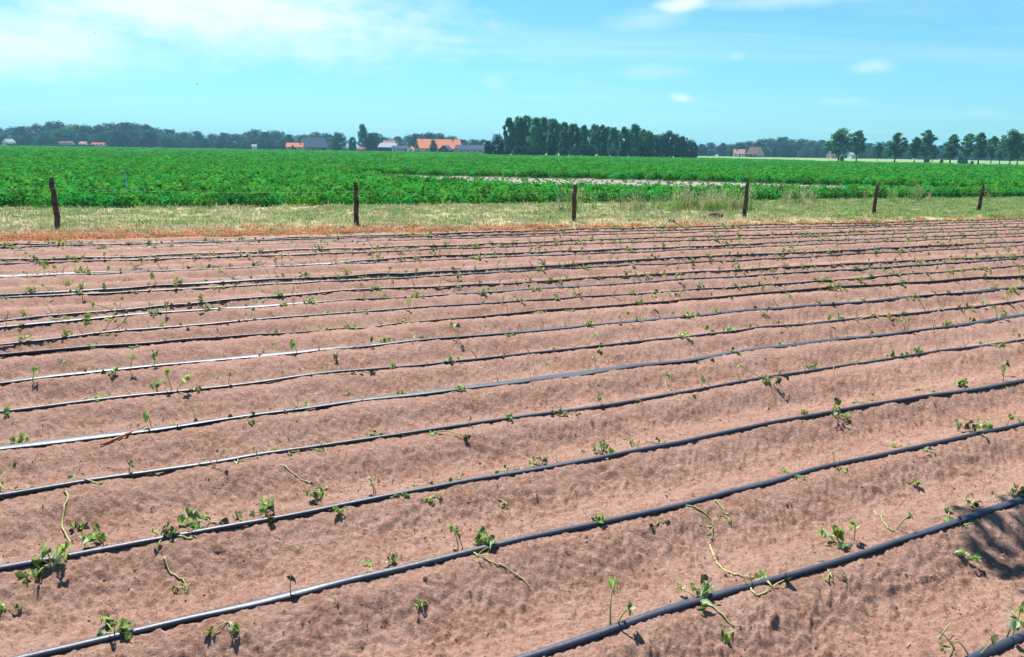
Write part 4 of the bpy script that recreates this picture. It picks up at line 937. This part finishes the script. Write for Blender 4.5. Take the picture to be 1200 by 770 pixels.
# second farm
house('farmhouse', 514, 500, 27, 15, 2.6, 8.0, 0.30, M['pinkbrick'], M['tiles'], 'long farmhouse with steep bright orange tiled roof and dark gable end', W((-9, -5, 3, 8), 1.1, 1.2) + W((-3, 0, 3), 1.0, 1.3, 1.0, 'g') + W((0,), 1.0, 1.2, 4.2, 'g'), ((-1, 1.4, 2.1, 'f'),), 9.0, 0.0, M['darkbrick'])
house('shed', 551, 470, 16.5, 9, 2.1, 4.6, 0.16, M['pinkbrick'], M['slate'], 'long low shed with blue slate roof and pink walls beside the orange farmhouse', W((-5.5, -2, 2, 5.5), 1.4, 0.7, 0.9), ((0, 1.2, 1.8, 'g'),), None, 0, M['darkbrick'], cat='shed')
house('shed', 522.5, 468, 7, 6, 1.7, 4.2, 1.25, M['darkbrick'], M['slate'], 'small dark gabled shed in front of the orange farmhouse', (), ((0, 1.4, 1.7, 'g'),), None, cat='shed')
house('barn', 455, 490, 11, 9, 3.0, 5.2, 0.1, M['tar'], M['greyroof'], 'dark boarded barn with pale grey roof left of the white stable'.replace(' left of', ' beside'), (), ((0, 3.0, 2.4, 'f'),), None, 1.5, over=0.8, cat='barn')
house('barn', 456, 520, 7, 8, 4.0, 6.9, 0.2, M['pinkbrick'], M['tiles2'], 'pinkish roof peeping over the dark boarded barn', W((-2, 2)), (), None, cat='house')
house('stable', 469, 478, 9.4, 6, 2.1, 3.6, 0.05, M['whitewall'], M['slate'], 'low white stable with dark windows beside the dark boarded barn', W((-3.2, -0.9, 1.2), 1.3, 0.9, 0.8), ((3.3, 1.3, 1.8, 'f'),), None, cat='stable')
house('shed', 482, 474, 3.2, 3.5, 1.8, 3.3, 1.35, M['whitewall'], M['tiles'], 'tiny white shed with orange roof beside the orange farmhouse', (), ((0, 0.9, 1.6, 'g'),), None, cat='shed')
house('shed', 424, 500, 4.6, 3.4, 1.3, 2.4, 0.1, M['brick'], M['redroof'], 'little red shed below the tall poplar between the farms', (), ((0.5, 1.0, 1.1, 'f'),), 1.6, over=0.2, cat='shed')
def hedge(px, dist, length, h, depth, label):
    bl = [(x, random.uniform(-0.2, 0.2) * depth, h * 0.5, 1.2, depth * 0.6, h * 0.55) for x in np.arange(-length / 2, length / 2, 1.2)]
    t = empty('hedge', at_dist(px, dist, -0.24), 0.05); link('foliage', crown_mesh('hedge', bl, int(length * 110), 0.26, M['tree_a'], int(px)), t)
    m = MB()
    for x in np.arange(-length / 2, length / 2, 1.5): m.tube([(x, 0, 0), (x + 0.05, 0, h * 0.6)], [0.05, 0.02], 5)
    m.build('stems', M['bark'], t); tag(t, label, 'hedge')
hedge(411, 500, 8.5, 1.9, 1.6, 'clipped green hedge beside the little red shed')
hedge(60, 560, 60, 1.3, 1.5, 'long low hedge in front of the far turbine wood')
# houses in the left wood and on the right
house('house', 10.5, 600, 6, 6, 2.4, 4.6, 1.2, M['whitewall'], M['greyroof'], 'bright white gabled house at the foot of the far turbine wood', W((-1.5, 1.5), 1.0, 1.2, 1.0, 'g'), ((2, 1.0, 2.0, 'f'),))
house('house', 73, 612, 3.2, 5, 2.2, 3.6, 0.2, M['cream'], M['brownroof'], 'narrow cream cottage half hidden in the far turbine wood', W((0,)))
house('house', 82, 612, 4.6, 6, 2.4, 3.8, 0.1, M['cream'], M['brownroof'], 'pale cottage with brown roof in the far turbine wood', W((-1.6, 1.6)))
house('house', 98, 612, 4.4, 6, 1.8, 3.6, 0.1, M['whitewall'], M['tiles2'], 'small cottage with pinkish roof in the far turbine wood', W((-1.2, 1.2)))
house('house', 116, 612, 9, 6, 1.5, 3.0, 0.05, M['pinkbrick'], M['redroof'], 'wide low red-roofed house in the far turbine wood', W((-3, 0, 3)))
house('house', 298, 590, 3.0, 4, 2.0, 3.4, 0.2, M['whitewall'], M['greyroof'], 'tiny white shed where the far turbine wood ends by the farm', W((0,)))
house('house', 866, 570, 7.5, 7, 2.3, 5.2, -0.25, M['whitewall'], M['tiles2'], 'white house with pinkish tiled roof beside the brown barn', W((-2.4, 2.6)), ((0.6, 1.0, 2.0, 'f'),), -2.0)
house('barn', 885, 560, 8.5, 9, 2.2, 6.8, -0.9, M['darkbrick'], M['brownroof'], 'brown barn with steep dark roof beside the pinkish-roofed house', W((-3, 2)), ((0, 2.4, 2.2, 'f'),), None, 0, M['pinkbrick'], cat='barn')
house('house', 977, 540, 7, 6, 2.2, 4.4, 0.2, M['pinkbrick'], M['tiles2'], 'pink brick house glimpsed behind the broadest avenue tree', W((-2, 1)))
house('house', 999, 540, 4.5, 5, 2.6, 4.0, 0.1, M['whitewall'], M['greyroof'], 'small white house between the two first avenue trees', W((0,)))

# ------------------------------------------------------------------ wind turbines and birds
def turbine(px, dist, hub, blade, ang, label):
    t = empty('wind_turbine', at_dist(px, dist, -0.24)); m = MB(); m.tube([(0, 0, 0), (0, 0, hub * 0.5), (0, 0, hub)], [1.5, 1.2, 0.9], 12); m.build('tower', M['turbine'], t, True)
    m = MB(); m.box((0, 0, hub + 1.2), (2.2, 6, 2.2)); m.build('nacelle', M['turbine'], t)
    m = MB(); m.tube([(0, -4.5, hub + 1.2), (0, -6.2, hub + 1.2), (0, -7.2, hub + 1.2)], [1.8, 1.5, 0.3], 10); hb = m.build('hub', M['turbine'], t, True)
    for k in range(3):
        a = ang + k * 2 * math.pi / 3; d = Vector((math.sin(a), 0, math.cos(a))); c = Vector((0, -5.6, hub + 1.2)); m = MB()
        m.tube([c + d * 1, c + d * blade * 0.2, c + d * blade * 0.6, c + d * blade], [0.6, 1.0, 0.7, 0.2], 8, True, 0.35); m.build('blade', M['turbine'], t, True)
    tag(t, label, 'wind turbine')
turbine(147, 1500, 38, 17, 0.1, 'white wind turbine rising highest over the far wood')
turbine(224, 1600, 24, 11, 0.5, 'white wind turbine barely showing over the far wood')
def bird(px, py, dist, span, label, flap):
    r = ray(px, py); r = r / r.y; p = Vector((0, 0, CAMH)) + r * dist
    V = []; F = []; prof = [(-0.5, 0.01), (-0.42, 0.06), (-0.2, 0.10), (0.05, 0.09), (0.3, 0.03), (0.5, 0.035)]; n = 8
    for y, rad in prof: V += [(rad * math.cos(2 * math.pi * k / n), y * 0.6, rad * math.sin(2 * math.pi * k / n)) for k in range(n)]
    for i in range(len(prof) - 1):
        for k in range(n): F.append([i * n + k, i * n + (k + 1) % n, (i + 1) * n + (k + 1) % n, (i + 1) * n + k])
    F.append(list(range(n))[::-1]); F.append([(len(prof) - 1) * n + k for k in range(n)])
    for s in (-1, 1):
        b = len(V); q = [(0.05, -0.18), (0.25, -0.26), (0.5, -0.08), (0.3, 0.04), (0.05, 0.12)]
        for dz in (0.0, 0.02): V += [(s * x, y, 0.03 + dz + flap * x) for x, y in q]
        F += [[b, b + 1, b + 2, b + 3, b + 4], [b + 9, b + 8, b + 7, b + 6, b + 5]] + [[b + i, b + (i + 1) % 5, b + 5 + (i + 1) % 5, b + 5 + i] for i in range(5)]
    o = link('bird', mesh_np('bird', V, F, M['bird']), None, p, (0, 0, 0.9), span); tag(o, label, 'bird')
bird(111, 39, 110, 0.5, 'small dark bird gliding high in front of the white cloud', 0.15)
bird(231, 99, 100, 0.38, 'small dark bird flying in the clear blue sky below the cloud', 0.6)

# ------------------------------------------------------------------ haze
HZ = 0.00024
m = MB(); m.box((0, 0, (-1.24 + 62) / 2), (10400, 10400, 62 + 1.24)); hz = m.build('haze', None)
hz.data.materials.clear()
hm = bpy.data.materials.new('haze_air'); hm.use_nodes = True; hn = hm.node_tree.nodes; hn.clear()
pv = hn.new('ShaderNodeVolumePrincipled'); pv.inputs['Color'].default_value = (0.36, 0.78, 1.0, 1); pv.inputs['Density'].default_value = HZ; pv.inputs['Anisotropy'].default_value = 0.0
ho = hn.new('ShaderNodeOutputMaterial'); hm.node_tree.links.new(pv.outputs[0], ho.inputs['Volume']); hz.data.materials.append(hm)
tag(hz, kind='stuff')
